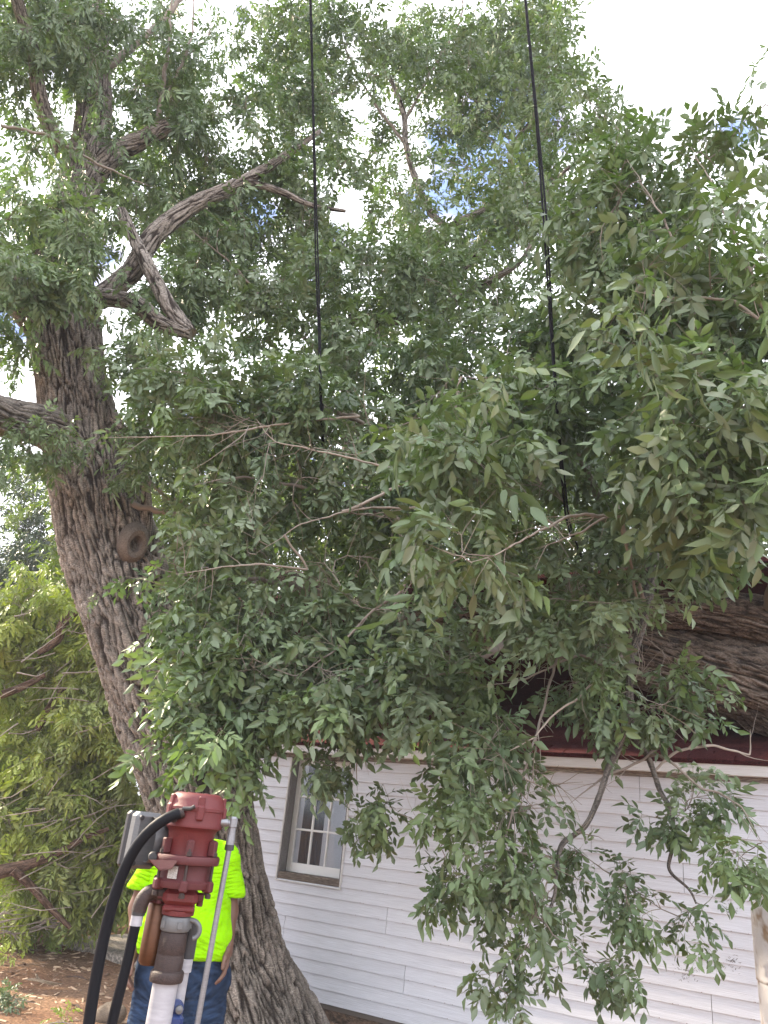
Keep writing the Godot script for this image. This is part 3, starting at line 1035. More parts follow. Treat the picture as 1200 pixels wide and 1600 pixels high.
# ---------------------------------------------------------------- the trees
func build_trees() -> void:
	var bark := mat(Color(1, 1, 1), 0.95, {"vc": true, "color_map": "mottle", "height": "fine_height", "relief": 0.5, "scale": Vector3(3, 3, 3), "spec": 0.2})
	var twig := mat(Color(0.235, 0.20, 0.17), 0.8, {"vc": true, "spec": 0.3})
	var pale_twig := mat(Color(0.33, 0.28, 0.235), 0.8, {"vc": true, "spec": 0.3})
	var leaf_a := mat(Color(1, 1, 1), 0.43, {"vc": true, "two": true, "back": [0.42, 0.55, 0.16], "spec": 0.5})
	var mats_a := []
	var tones_a := [Color(0.143, 0.194, 0.100), Color(0.157, 0.209, 0.113), Color(0.124, 0.177, 0.095), Color(0.191, 0.238, 0.148), Color(0.148, 0.204, 0.087)]
	for t in tones_a + [Color(0.21, 0.25, 0.17), Color(0.16, 0.205, 0.10), Color(0.24, 0.275, 0.19)]:
		mats_a.append(mat(t, rng.randf_range(0.36, 0.52), {"vc": true, "two": true, "back": [0.42, 0.55, 0.16], "spec": 0.4}))
	var tones_s := [Color(0.134, 0.189, 0.091), Color(0.148, 0.204, 0.095), Color(0.120, 0.173, 0.084), Color(0.167, 0.224, 0.110)]
	var mats_s := []
	for t in tones_s: mats_s.append(mat(t, 0.45, {"vc": true, "two": true, "back": [0.42, 0.55, 0.16]}))
	var leaf_b := mat(Color(1, 1, 1), 0.45, {"vc": true, "two": true, "back": [0.42, 0.52, 0.07], "spec": 0.4})
	var tones_p := [Color(0.27, 0.32, 0.07), Color(0.32, 0.36, 0.09), Color(0.21, 0.27, 0.065), Color(0.24, 0.28, 0.10)]
	var mats_p := []
	for t in tones_p: mats_p.append(mat(t, 0.45, {"vc": true, "two": true, "back": [0.42, 0.52, 0.07]}))
	var broad := []
	for k in 5: broad.append(compound_leaf(100 + k, 3 if k != 2 else 2, 0.18, 0.084, 0.037, 0.25 + 0.07 * k))
	var slim := []
	for k in 4: slim.append(compound_leaf(200 + k, 3, 0.19, 0.088, 0.030, 0.2 + 0.1 * k))
	# --- the standing tree on the left
	var tree := thing("tree", "standing ash tree with thick furrowed trunk leaning left of the shed", "tree", at(412, 1612, 7.15))
	tree.position.y = 0.0
	var pl := Plant.new()
	limb(tree, null, "trunk", [[425, 1660, 7.15, 90], [407, 1602, 7.15, 82], [366, 1500, 7.15, 77], [340, 1380, 7.15, 74], [311, 1250, 7.15, 77], [262, 1100, 7.15, 78], [206, 960, 7.1, 73], [165, 830, 7.1, 69], [133, 700, 7.05, 62], [112, 590, 7.05, 51], [98, 500, 7.05, 53], [98, 440, 7.05, 40], [98, 370, 7.1, 33], [120, 300, 7.2, 30], [143, 215, 7.3, 27], [147, 110, 7.4, 24], [135, -20, 7.5, 21], [120, -160, 7.6, 16], [100, -300, 7.7, 8]], bark, 0.020, 0.036, 0.13)
	var trunk := tree.get_child(0)
	var mid: Array = [[70, 505, 7.0, 34], [35, 470, 6.9, 27], [0, 425, 6.8, 25], [-60, 350, 6.7, 22], [-120, 250, 6.6, 16]]
	limb(tree, pl, "limb", mid, bark, 0.022, 0.02)
	limb(tree, pl, "limb", [[128, 285, 7.25, 15], [85, 215, 7.1, 12], [62, 150, 7.0, 11], [52, 80, 6.9, 10], [28, 5, 6.8, 9], [0, -90, 6.7, 6]], bark, 0.022, 0.012)
	limb(tree, pl, "limb", [[150, 470, 7.0, 17], [205, 425, 6.8, 16], [238, 372, 6.7, 15], [295, 325, 6.6, 13], [345, 300, 6.55, 11], [385, 281, 6.5, 9], [436, 250, 6.5, 6], [500, 205, 6.5, 3]], bark, 0.016, 0.010)
	limb(tree, pl, "limb", [[383, 283, 6.5, 6], [440, 300, 6.4, 5.5], [486, 320, 6.3, 4], [540, 330, 6.2, 2.5]], bark, 0.016, 0.004)
	limb(tree, pl, "limb", [[140, 470, 6.9, 16], [172, 466, 6.7, 14], [215, 476, 6.5, 13], [250, 505, 6.4, 13], [299, 522, 6.3, 9]], bark, 0.016, 0.010)
	limb(tree, pl, "limb", [[190, 330, 6.9, 8], [207, 368, 6.7, 9], [236, 425, 6.5, 11], [265, 480, 6.4, 12], [298, 521, 6.3, 11]], bark, 0.016, 0.010)
	limb(tree, pl, "limb", [[143, 275, 7.2, 18], [182, 238, 7.1, 15], [220, 220, 7.0, 14], [262, 198, 6.9, 11]], bark, 0.016, 0.012)
	limb(tree, pl, "limb", [[118, 690, 7.0, 40], [62, 664, 6.75, 31], [0, 650, 6.5, 30], [-80, 610, 6.2, 26], [-180, 540, 6.0, 20]], bark, 0.022, 0.022)
	limb(tree, pl, "limb", [[212, 560, 6.6, 5], [223, 664, 6.6, 7], [226, 742, 6.65, 8], [229, 830, 6.75, 9], [215, 880, 6.95, 9]], bark, 0.014, 0.006)
	limb(tree, pl, "limb", [[160, 630, 6.95, 7], [180, 655, 6.7, 7], [203, 690, 6.62, 9], [226, 735, 6.65, 9]], bark, 0.014, 0.006)
	limb(tree, pl, "limb", [[170, 775, 7.0, 9], [215, 790, 6.7, 7], [285, 808, 6.4, 5], [340, 826, 6.2, 4], [400, 850, 6.0, 2]], twig, 0.03, 0.0)
	limb(tree, pl, "limb", [[190, 728, 6.95, 6], [225, 745, 6.6, 5], [262, 778, 6.4, 4], [330, 800, 6.2, 3], [390, 815, 6.0, 2]], twig, 0.03, 0.0)
	limb(tree, pl, "limb", [[150, 120, 7.35, 9], [225, 60, 7.3, 6], [290, -10, 7.3, 5], [340, -90, 7.3, 3]], twig, 0.03, 0.0)
	limb(tree, pl, "limb", [[240, 225, 6.95, 6], [252, 150, 6.9, 5], [262, 80, 6.9, 4], [270, -20, 6.9, 3]], twig, 0.03, 0.0)
	limb(tree, pl, "limb", [[285, 100, 6.9, 3], [300, 50, 6.8, 2.5], [303, -20, 6.8, 2]], twig, 0.03, 0.0)
	limb(tree, pl, "limb", [[262, 150, 6.9, 3], [288, 92, 6.85, 2.5], [325, 60, 6.8, 2], [330, 30, 6.8, 1.2]], twig, 0.03, 0.0)
	limb(tree, pl, "limb", [[0, 195, 6.4, 3.5], [80, 215, 6.3, 3.5], [160, 260, 6.25, 3], [230, 290, 6.2, 2]], twig, 0.03, 0.0)
	# the healed ring where a limb was cut
	var sp := at(213, 850, 7.0)
	var out := (EYE - sp).normalized()
	out = (out + cam_x * 0.35).normalized()
	var sx := out.cross(Vector3.UP).normalized()
	var xf := Transform3D(Basis(sx, out, sx.cross(out)), at(212, 850, 6.64) - tree.position)
	var scar := put("branch_scar", lathe_mesh([[0.17, -0.22], [0.15, -0.06], [0.125, 0.015], [0.095, 0.035], [0.060, 0.022], [0.045, -0.02], [0.03, -0.07], [0.0, -0.08]], 28, Transform3D(Basis.IDENTITY.scaled(Vector3(0.85, 1, 1.3)), Vector3.ZERO)), mat(Color(0.34, 0.275, 0.225), 0.9, {"color_map": "mottle", "height": "fine_height", "relief": 0.8, "scale": Vector3(5, 5, 5)}), tree)
	scar.transform = xf
	var spots := []
	region_points(spots, [
		[100, 110, 120, 120, 6.6, 8.6, 32], [50, 330, 70, 100, 6.0, 7.8, 17], [170, 320, 80, 80, 6.9, 7.9, 16],
		[90, 430, 90, 30, 5.8, 6.5, 12, 0.9], [245, 220, 60, 130, 6.6, 8.4, 14], [330, 330, 80, 60, 6.8, 8.4, 16], [330, 450, 60, 40, 6.6, 7.6, 9], [90, 20, 120, 60, 6.6, 8.4, 12], [320, 200, 40, 80, 6.8, 8.0, 5, 1.0, 0.22, 3],
		[380, 420, 100, 60, 6.4, 7.8, 13], [0, 520, 20, 30, 6.3, 7.0, 3], [30, 695, 60, 18, 6.1, 6.6, 5, 0.8, 0.25], [115, 690, 40, 25, 6.1, 6.4, 4, 0.75, 0.2, 4],
		[180, 735, 30, 40, 6.2, 6.5, 2, 0.75, 0.2, 4], [250, 90, 50, 80, 6.6, 8.2, 11], [60, 20, 80, 60, 6.5, 8, 9], [-120, 200, 120, 260, 6, 8, 16], [120, -160, 220, 120, 6.6, 8.5, 18], [225, 560, 40, 50, 5.9, 6.5, 6, 0.9], [270, 470, 40, 40, 6.7, 7.2, 6, 0.95], [290, 150, 50, 80, 6.8, 8.0, 8], [255, 690, 30, 60, 5.8, 6.4, 5, 0.85], [330, 60, 40, 60, 6.8, 8.2, 5, 1.0, 0.25, 3], [300, 260, 60, 60, 6.8, 8.0, 7], [165, 925, 20, 10, 6.2, 6.4, 1, 0.7, 0.16, 3]])
	grow(pl, spots, {"tones": tones_s, "hang": 0.7})
	dress(pl, tree, slim, leaf_a, twig, 260, mats_s)
	# --- the fallen tree lying on the roof
	var ft := thing("fallen_tree", "fallen ash tree with its leafy boughs draped over the shed roof", "fallen tree", at(1330, 1130, 7.3))
	ft.position.y = 0.0
	var fp := Plant.new()
	var dk := [Color(0.10, 0.082, 0.070), Color(0.46, 0.375, 0.31)]
	limb(ft, null, "trunk", [[1560, 1250, 7.25, 90], [1330, 1122, 7.25, 80], [1200, 1073, 7.25, 73], [1100, 1046, 7.3, 62], [980, 1010, 7.4, 52], [850, 985, 7.55, 44], [700, 962, 7.7, 36], [560, 935, 7.9, 25], [430, 900, 8.1, 12]], bark, 0.022, 0.030, 0.0, 0.3, dk)
	limb(ft, fp, "limb", [[1330, 1010, 7.1, 45], [1200, 968, 7.0, 36], [1100, 952, 7.0, 33], [1000, 946, 7.0, 29], [900, 932, 7.0, 23], [800, 938, 7.0, 17], [690, 950, 6.9, 12], [600, 965, 6.8, 7]], bark, 0.020, 0.02, 0.0, 0.3, dk)
	limb(ft, fp, "limb", [[1330, 930, 7.0, 14], [1240, 905, 6.9, 13], [1160, 880, 6.8, 11], [1165, 850, 6.7, 9], [1200, 800, 6.5, 8], [1260, 720, 6.3, 5]], bark, 0.02, 0.006, 0.0, 0.1, dk)
	# limbs that now stand upright behind
	limb(ft, fp, "limb", [[560, 935, 7.9, 20], [575, 860, 7.7, 18], [570, 790, 7.5, 13], [545, 690, 7.4, 10], [545, 590, 7.3, 8], [590, 520, 7.2, 8], [630, 462, 7.1, 8], [672, 415, 7.1, 7], [705, 355, 7.0, 6], [760, 325, 7.0, 4], [800, 280, 6.9, 2.5]], bark, 0.02, 0.006)
	limb(ft, fp, "limb", [[700, 357, 7.0, 5], [672, 330, 7.1, 5], [650, 282, 7.2, 5], [634, 225, 7.3, 4.5], [630, 175, 7.4, 4], [604, 112, 7.5, 3], [560, 40, 7.6, 2]], bark, 0.02, 0.003)
	limb(ft, fp, "limb", [[545, 500, 7.2, 9], [610, 500, 7.1, 9], [675, 490, 7.0, 9], [706, 470, 6.9, 8], [750, 446, 6.8, 6], [820, 400, 6.6, 4], [850, 312, 6.5, 3], [882, 268, 6.4, 3], [925, 238, 6.2, 2]], bark, 0.02, 0.004)
	limb(ft, fp, "limb", [[675, 490, 7.0, 6], [692, 455, 7.1, 5], [760, 380, 7.2, 4], [795, 300, 7.3, 4], [800, 230, 7.4, 3.5], [838, 170, 7.5, 3], [850, 60, 7.6, 2]], bark, 0.02, 0.003)
	limb(ft, fp, "limb", [[632, 190, 7.4, 3.5], [670, 120, 7.5, 3], [720, 30, 7.6, 2.5], [730, -60, 7.7, 1.5]], twig, 0.03, 0.0)
	limb(ft, fp, "limb", [[640, 235, 7.3, 3.5], [585, 160, 7.3, 3], [545, 90, 7.3, 2.5], [520, 10, 7.3, 2]], twig, 0.03, 0.0)
	limb(ft, fp, "limb", [[545, 590, 7.2, 5], [490, 540, 6.9, 4.5], [420, 480, 6.7, 4], [370, 420, 6.5, 3], [300, 360, 6.4, 2]], twig, 0.03, 0.0)
	# boughs that reach out over the eave towards the front
	limb(ft, fp, "bough", [[800, 938, 7.0, 13], [760, 860, 6.4, 10], [700, 760, 5.9, 8], [620, 690, 5.5, 6], [520, 640, 5.2, 5], [420, 640, 5.1, 4], [330, 685, 5.0, 2.5]], twig, 0.03, 0.0)
	limb(ft, fp, "bough", [[690, 950, 6.9, 11], [640, 860, 6.2, 9], [560, 790, 5.6, 7], [470, 760, 5.3, 5], [380, 745, 5.2, 4], [300, 760, 5.1, 2.5]], twig, 0.03, 0.0)
	limb(ft, fp, "bough", [[700, 962, 7.6, 14], [610, 965, 6.8, 11], [500, 925, 6.1, 8], [400, 905, 5.5, 6], [300, 900, 5.2, 4], [220, 880, 5.1, 2.5]], twig, 0.03, 0.0)
	limb(ft, fp, "bough", [[650, 950, 7.0, 10], [560, 1000, 6.2, 8], [470, 1040, 5.5, 6], [380, 1060, 5.1, 4.5], [290, 1090, 4.9, 3]], twig, 0.03, 0.0)
	limb(ft, fp, "bough", [[850, 985, 7.2, 12], [760, 1020, 6.1, 9], [680, 1040, 5.3, 7], [600, 1060, 4.9, 5], [520, 1090, 4.7, 3]], twig, 0.03, 0.0)
	limb(ft, fp, "bough", [[980, 960, 7.0, 13], [960, 850, 6.2, 10], [920, 740, 5.5, 8], [860, 640, 5.0, 6], [790, 590, 4.7, 4], [720, 590, 4.6, 3]], twig, 0.03, 0.0)
	limb(ft, fp, "bough", [[1100, 955, 7.0, 14], [1110, 830, 6.0, 11], [1100, 700, 5.0, 8], [1090, 560, 4.3, 6], [1075, 430, 3.9, 5], [1030, 330, 3.8, 3.5], [980, 250, 3.9, 2]], twig, 0.03, 0.0)
	limb(ft, fp, "bough", [[1200, 965, 7.0, 15], [1230, 820, 5.8, 12], [1240, 660, 4.7, 10], [1210, 520, 4.0, 7], [1160, 400, 3.7, 5], [1120, 300, 3.6, 3.5], [1080, 230, 3.7, 2]], twig, 0.03, 0.0)
	limb(ft, fp, "bough", [[1240, 660, 4.7, 5], [1150, 560, 3.9, 4], [1080, 595, 3.6, 3], [1010, 640, 3.5, 2]], pale_twig, 0.03, 0.0)
	limb(ft, fp, "bough", [[1250, 560, 4.0, 5], [1150, 470, 3.8, 4], [1050, 465, 3.7, 3], [990, 455, 3.7, 2]], pale_twig, 0.03, 0.0)
	limb(ft, fp, "bough", [[1000, 946, 6.9, 12], [1022, 872, 5.8, 9], [1012, 935, 5.2, 8], [996, 1000, 4.9, 7], [985, 1035, 4.8, 6], [984, 1100, 4.7, 5]], bark, 0.012, 0.0035, 0.0, 0.25, [Color(0.16, 0.145, 0.13), Color(0.36, 0.32, 0.28)])
	limb(ft, fp, "bough", [[996, 1005, 4.9, 5], [945, 1040, 4.7, 4], [905, 1022, 4.7, 3], [820, 1060, 4.5, 2.5], [770, 1070, 4.4, 2]], twig, 0.02, 0.0)
	limb(ft, fp, "bough", [[984, 1100, 4.75, 5.5], [967, 1167, 4.7, 5], [952, 1197, 4.7, 5], [934, 1250, 4.65, 4.5], [915, 1290, 4.6, 4], [878, 1320, 4.55, 4], [870, 1362, 4.5, 3], [866, 1400, 4.5, 2.5], [852, 1440, 4.45, 2]], bark, 0.012, 0.0035, 0.0, 0.3, [Color(0.16, 0.145, 0.13), Color(0.36, 0.32, 0.28)])
	limb(ft, fp, "bough", [[985, 1075, 4.8, 5], [990, 1149, 4.9, 4.5], [1012, 1182, 4.9, 4.5], [1031, 1235, 4.9, 4], [1050, 1269, 4.9, 3.5], [1050, 1325, 4.9, 3], [1046, 1359, 4.9, 2.5], [1076, 1389, 4.9, 2], [1088, 1412, 4.9, 1.5]], bark, 0.012, 0.0035, 0.0, 0.4, [Color(0.16, 0.145, 0.13), Color(0.36, 0.32, 0.28)])
	limb(ft, fp, "bough", [[1031, 1180, 4.8, 3], [1095, 1231, 4.7, 3], [1125, 1239, 4.7, 3], [1159, 1261, 4.65, 2.5], [1176, 1290, 4.6, 2], [1190, 1316, 4.6, 1.5]], twig, 0.02, 0.0, 0.0, 0.6)
	limb(ft, fp, "bough", [[1042, 1154, 4.9, 3], [1005, 1187, 4.85, 3], [945, 1215, 4.75, 3], [890, 1255, 4.7, 2]], twig, 0.02, 0.0)
	limb(ft, fp, "bough", [[1022, 1205, 4.9, 3], [1060, 1172, 4.95, 3], [1115, 1166, 5.1, 3], [1170, 1178, 5.3, 3], [1172, 1140, 5.3, 2.5]], pale_twig, 0.02, 0.0, 0.0, 0.9)
	limb(ft, fp, "bough", [[600, 1060, 4.9, 4], [573, 1100, 4.8, 3], [567, 1143, 4.85, 2.6], [557, 1177, 4.9, 2.2], [558, 1235, 4.9, 1.5]], pale_twig, 0.02, 0.0, 0.0, 0.6)
	limb(ft, fp, "bough", [[790, 1330, 4.5, 2], [743, 1333, 4.6, 2], [693, 1320, 4.7, 2], [650, 1283, 4.8, 1.8], [617, 1268, 4.9, 1.4]], pale_twig, 0.02, 0.0, 0.0, 0.6)
	limb(ft, fp, "bough", [[870, 1030, 4.7, 3], [845, 1120, 4.5, 3], [825, 1190, 4.4, 3], [800, 1270, 4.35, 3], [780, 1340, 4.35, 2], [730, 1370, 4.4, 1.5]], twig, 0.02, 0.0, 0.0, 0.3)
	limb(ft, fp, "bough", [[655, 825, 4.9, 4], [657, 862, 4.85, 4], [628, 922, 4.8, 4], [585, 952, 4.75, 3.5], [527, 1014, 4.7, 3], [462, 1056, 4.65, 2.6], [405, 1034, 4.6, 2]], twig, 0.02, 0.0, 0.0, 0.6)
	limb(ft, fp, "bough", [[966, 792, 4.6, 4], [965, 806, 4.4, 4.5], [895, 806, 4.0, 4], [840, 830, 3.6, 3.5], [772, 868, 3.3, 3], [735, 880, 3.2, 2]], pale_twig, 0.02, 0.0, 0.0, 0.7)
	limb(ft, fp, "bough", [[965, 806, 4.4, 3], [900, 835, 4.2, 2.5], [855, 852, 4.0, 2], [835, 890, 3.9, 1.5]], pale_twig, 0.02, 0.0, 0.0, 0.7)
	limb(ft, fp, "bough", [[680, 785, 4.9, 3], [560, 795, 4.8, 2.6], [470, 820, 4.7, 2.2], [400, 865, 4.7, 1.5]], pale_twig, 0.02, 0.0, 0.0, 0.7)
	limb(ft, fp, "bough", [[650, 745, 4.9, 3], [545, 715, 4.8, 2.6], [430, 690, 4.8, 2.2], [400, 655, 4.8, 1.5]], pale_twig, 0.02, 0.0, 0.0, 0.7)
	limb(ft, fp, "bough", [[560, 650, 5.0, 3], [430, 663, 4.9, 2.4], [330, 680, 4.9, 2], [165, 684, 4.9, 1.5]], pale_twig, 0.02, 0.0, 0.0, 0.8)
	limb(ft, fp, "bough", [[480, 890, 4.8, 2.5], [400, 880, 4.7, 2.4], [275, 898, 4.7, 1.6]], pale_twig, 0.02, 0.0, 0.0, 0.8)
	limb(ft, fp, "bough", [[945, 1040, 4.7, 2.4], [905, 1090, 4.5, 2.4], [860, 1120, 4.4, 2.2], [835, 1152, 4.3, 2], [770, 1186, 4.2, 1.5]], pale_twig, 0.02, 0.0, 0.0, 0.7)
	var fs := []
	region_points(fs, [
		[600, 740, 270, 190, 4.9, 6.6, 84], [350, 930, 70, 150, 4.7, 5.7, 16], [340, 640, 110, 70, 5.0, 6.2, 13], [260, 610, 50, 70, 5.2, 6.0, 4, 0.9, 0.25, 4],
		[350, 1090, 60, 50, 4.6, 5.2, 11], [270, 1110, 40, 40, 4.7, 5.1, 4, 0.9, 0.25, 4], [280, 950, 35, 50, 4.9, 5.3, 4, 0.9, 0.22, 3], [600, 1045, 200, 45, 4.5, 5.6, 34], [800, 600, 140, 110, 4.3, 6.0, 24, 1.1],
		[720, 850, 30, 40, 3.2, 3.5, 3, 1.25, 0.2, 4], [750, 720, 40, 40, 3.5, 4.0, 5, 1.2], [1080, 520, 100, 160, 3.4, 4.9, 22, 1.2], [1000, 370, 100, 80, 3.7, 5.2, 12, 1.1],
		[1130, 680, 60, 60, 3.5, 4.2, 8, 1.25], [930, 520, 100, 120, 4.2, 6.2, 18], [1090, 250, 70, 25, 3.8, 4.6, 5, 1.0, 0.25, 4], [960, 270, 60, 50, 4.2, 5.5, 6],
		[1195, 170, 10, 40, 3.4, 3.7, 2, 0.9, 0.2, 3], [770, 1190, 70, 40, 4.2, 4.9, 6, 0.92, 0.24, 4], [785, 1290, 45, 70, 4.2, 4.7, 6, 0.92, 0.22, 4], [735, 1200, 25, 40, 4.3, 4.6, 3, 0.9, 0.22, 3],
		[820, 1430, 40, 45, 4.3, 4.7, 4, 0.82, 0.17, 3], [920, 1320, 30, 40, 4.5, 5.0, 3, 0.82, 0.15, 3], [915, 1515, 50, 18, 4.4, 4.7, 4, 0.8, 0.14, 3], [990, 1390, 30, 30, 4.6, 5.0, 4, 0.8, 0.16, 3],
		[1090, 1420, 18, 32, 4.7, 5.0, 3, 0.75, 0.13, 2], [1160, 1340, 30, 12, 4.5, 4.8, 4, 0.8, 0.15, 3], [695, 1375, 25, 22, 4.4, 4.7, 4, 0.75, 0.14, 3], [585, 1262, 40, 22, 4.7, 5.0, 5, 0.8, 0.14, 3],
		[510, 1195, 22, 16, 4.7, 5.0, 3, 0.85, 0.16, 3], [1050, 1250, 60, 35, 4.6, 5.0, 6, 0.8, 0.15, 3], [790, 1530, 14, 40, 4.4, 4.6, 3, 0.8, 0.12, 3], [990, 1130, 40, 25, 4.6, 5.1, 4, 0.75, 0.15, 3],
		[845, 1365, 45, 50, 4.35, 4.7, 4, 0.85, 0.18, 3], [690, 1240, 20, 30, 4.4, 4.7, 2, 0.85, 0.18, 3], [880, 1080, 90, 20, 4.4, 5.0, 6, 0.85, 0.2, 4], [950, 880, 60, 30, 4.6, 5.6, 4], [850, 950, 130, 30, 4.3, 6.0, 10], [1120, 800, 70, 40, 4.2, 5.6, 8],
		[640, 260, 220, 240, 6.4, 8.8, 135, 1.0, 0.36, 4], [560, 480, 230, 90, 5.6, 7.4, 46], [850, 130, 35, 150, 6.0, 7.8, 30, 1.0, 0.36, 4], [740, 70, 130, 80, 6.8, 8.6, 48, 1.0, 0.36, 4], [930, 190, 40, 50, 5.2, 6.6, 9, 1.0, 0.28, 4], [480, 80, 70, 90, 6.4, 8.2, 30, 1.0, 0.36, 4], [420, 30, 30, 40, 6.4, 7.4, 3, 1.0, 0.25, 3], [370, 130, 30, 50, 6.4, 7.4, 3, 1.0, 0.2, 3],
		[430, 330, 100, 100, 6.4, 7.8, 18], [400, 200, 60, 80, 6.4, 7.8, 9, 1.0, 0.3, 4], [960, 720, 60, 90, 5.2, 6.4, 9], [640, 120, 200, 110, 6.4, 8.4, 22, 1.0, 0.36, 4], [860, 340, 90, 90, 5.2, 7.2, 18], [620, -120, 300, 110, 6.4, 8.6, 24], [1260, 420, 40, 200, 3.9, 5.2, 10], [590, 830, 330, 260, 4.5, 5.2, 80, 0.9, 0.3, -1], [960, 1010, 120, 120, 4.4, 5.2, 26, 0.9, 0.3, -1], [820, 1290, 120, 160, 4.2, 4.7, 16, 0.8, 0.25, -1], [640, 300, 250, 250, 6.2, 7.5, 40, 1.0, 0.35, -1], [1080, 560, 110, 220, 3.5, 4.4, 20, 0.9, 0.3, -1], [1040, 1080, 60, 20, 4.7, 5.2, 6, 0.85, 0.2, 3]])
	grow(fp, fs, {"tones": tones_a, "hang": 0.6})
	dress(fp, ft, broad, leaf_a, twig, 300, mats_a)
	# --- the heap of cut boughs behind on the left
	var pile := thing("brush_pile", "tall heap of cut green boughs and bare sticks left of the tree", "brush pile", at(90, 1455, 10.6))
	pile.position.y = 0.0
	var bp := Plant.new()
	var pink := [Color(0.12, 0.075, 0.055), Color(0.36, 0.24, 0.18)]
	limb(pile, bp, "branch", [[145, 945, 9.6, 7], [120, 955, 9.6, 7], [98, 975, 9.6, 7], [90, 1000, 9.6, 6], [60, 1020, 9.7, 5]], bark, 0.03, 0.004, 0.0, 0.0, pink)
	limb(pile, bp, "branch", [[70, 1055, 9.5, 4], [30, 1075, 9.5, 6], [-40, 1100, 9.6, 7]], bark, 0.03, 0.004, 0.0, 0.0, pink)
	limb(pile, bp, "branch", [[100, 1075, 9.7, 4], [75, 1110, 9.7, 6], [60, 1140, 9.8, 6]], bark, 0.03, 0.004, 0.0, 0.0, pink)
	limb(pile, bp, "branch", [[170, 1295, 9.2, 3], [130, 1310, 9.2, 4], [85, 1335, 9.2, 6], [30, 1355, 9.2, 9], [-60, 1375, 9.2, 12]], bark, 0.03, 0.004, 0.0, 0.0, pink)
	limb(pile, bp, "branch", [[20, 1360, 9.15, 7], [50, 1385, 9.2, 6], [75, 1415, 9.2, 5], [110, 1450, 9.2, 3]], bark, 0.03, 0.003, 0.0, 0.0, pink)
	for k in 75:
		var a := Vector2(rng.randf_range(-20, 150), rng.randf_range(960, 1440))
		var q := a + Vector2(rng.randf_range(40, 130), rng.randf_range(-80, 25)) * (1 if rng.randf() < 0.6 else -1)
		var hd := rng.randf_range(9.0, 9.8)
		limb(pile, bp, "branch", [[a.x, a.y, hd, rng.randf_range(0.7, 1.9)], [lerpf(a.x, q.x, .5) + rng.randf_range(-9, 9), lerpf(a.y, q.y, .5) + rng.randf_range(-10, 10), hd + rng.randf_range(-.2, .2), 1.0], [q.x, q.y, hd + rng.randf_range(-.4, .4), 0.5]], pale_twig, 0.05, 0.0)
	for k in 14:
		var y := rng.randf_range(1440, 1474)
		var x := rng.randf_range(-40, 60)
		limb(pile, bp, "branch", [[x, y, 9.6, 1.6], [x + 35, y - 7 + rng.randf_range(-14, 8), 9.55, 1.4], [x + rng.randf_range(50, 90), y + rng.randf_range(-26, 10), 9.5, 0.8]], twig, 0.05, 0.0)
	var ps := []
	region_points(ps, [
		[70, 1010, 110, 80, 9.7, 11.4, 55], [80, 930, 80, 35, 10, 11.4, 16], [170, 1010, 50, 70, 9.6, 10.6, 17], [130, 1180, 100, 70, 9.5, 10.6, 40], [40, 1230, 80, 90, 9.4, 10.4, 26],
		[150, 1290, 90, 60, 9.4, 10.4, 36], [140, 1360, 60, 35, 9.5, 10.1, 20], [40, 1415, 60, 14, 9.9, 10.4, 8], [170, 1130, 60, 60, 9.2, 9.8, 20],
		[210, 1370, 30, 40, 9.6, 10.2, 9], [60, 1080, 140, 80, 11, 12.4, 40], [100, 1300, 150, 120, 11, 12.2, 40]])
	grow(bp, ps, {"tones": tones_p, "hang": 1.0, "span": 0.4})
	dress(bp, pile, slim, leaf_b, pale_twig, 120, mats_p)
	# --- trees further back
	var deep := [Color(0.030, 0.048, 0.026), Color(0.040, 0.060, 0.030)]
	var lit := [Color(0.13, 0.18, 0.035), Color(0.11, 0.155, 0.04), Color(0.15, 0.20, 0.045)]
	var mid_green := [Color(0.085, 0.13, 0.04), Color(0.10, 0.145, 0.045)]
	var g := func(x: float, hd: float) -> Vector3:
		var q := at(x, 1300, hd)
		q.y = 0.0
		return q
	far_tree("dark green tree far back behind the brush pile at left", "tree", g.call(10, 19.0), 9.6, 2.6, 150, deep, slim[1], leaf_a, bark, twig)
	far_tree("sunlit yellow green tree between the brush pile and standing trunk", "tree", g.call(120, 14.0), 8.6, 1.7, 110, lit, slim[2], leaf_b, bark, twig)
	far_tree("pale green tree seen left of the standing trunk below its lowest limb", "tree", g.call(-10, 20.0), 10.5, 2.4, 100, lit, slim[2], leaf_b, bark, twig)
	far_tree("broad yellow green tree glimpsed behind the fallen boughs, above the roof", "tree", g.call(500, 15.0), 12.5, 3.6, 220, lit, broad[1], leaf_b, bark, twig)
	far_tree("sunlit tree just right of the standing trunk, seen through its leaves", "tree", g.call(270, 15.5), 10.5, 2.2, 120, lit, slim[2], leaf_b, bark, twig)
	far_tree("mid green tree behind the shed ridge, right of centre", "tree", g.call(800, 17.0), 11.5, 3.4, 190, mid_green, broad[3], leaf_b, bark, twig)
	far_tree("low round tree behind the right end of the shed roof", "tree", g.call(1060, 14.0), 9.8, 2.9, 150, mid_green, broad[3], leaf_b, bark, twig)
	# a green sprig dropped on the dirt, and two smaller ones
	for q in [[22, 1552, 7.6, 5, "leafy green sprig lying on the dirt at the left edge"], [100, 1588, 6.9, 1, "small pale green sprig on the dirt at the bottom edge"], [8, 1482, 9.2, 2, "little green sprig beside the sticks at the brush pile foot"]]:
		var c := at(q[0], q[1], q[2])
		c.y = 0.0
		var sprig := thing("leafy_sprig", q[4], "sprig", c, 0.0, "sprigs dropped on the dirt")
		var lp := Plant.new()
		limb3(sprig, lp, "stem", [c + Vector3(-0.25, 0.03, 0.05), c + Vector3(0, 0.06, 0), c + Vector3(0.2, 0.03, -0.05)], [0.006, 0.005, 0.003], twig, 0.03, 0.0, 0.0, 0.0)
		var ls := []
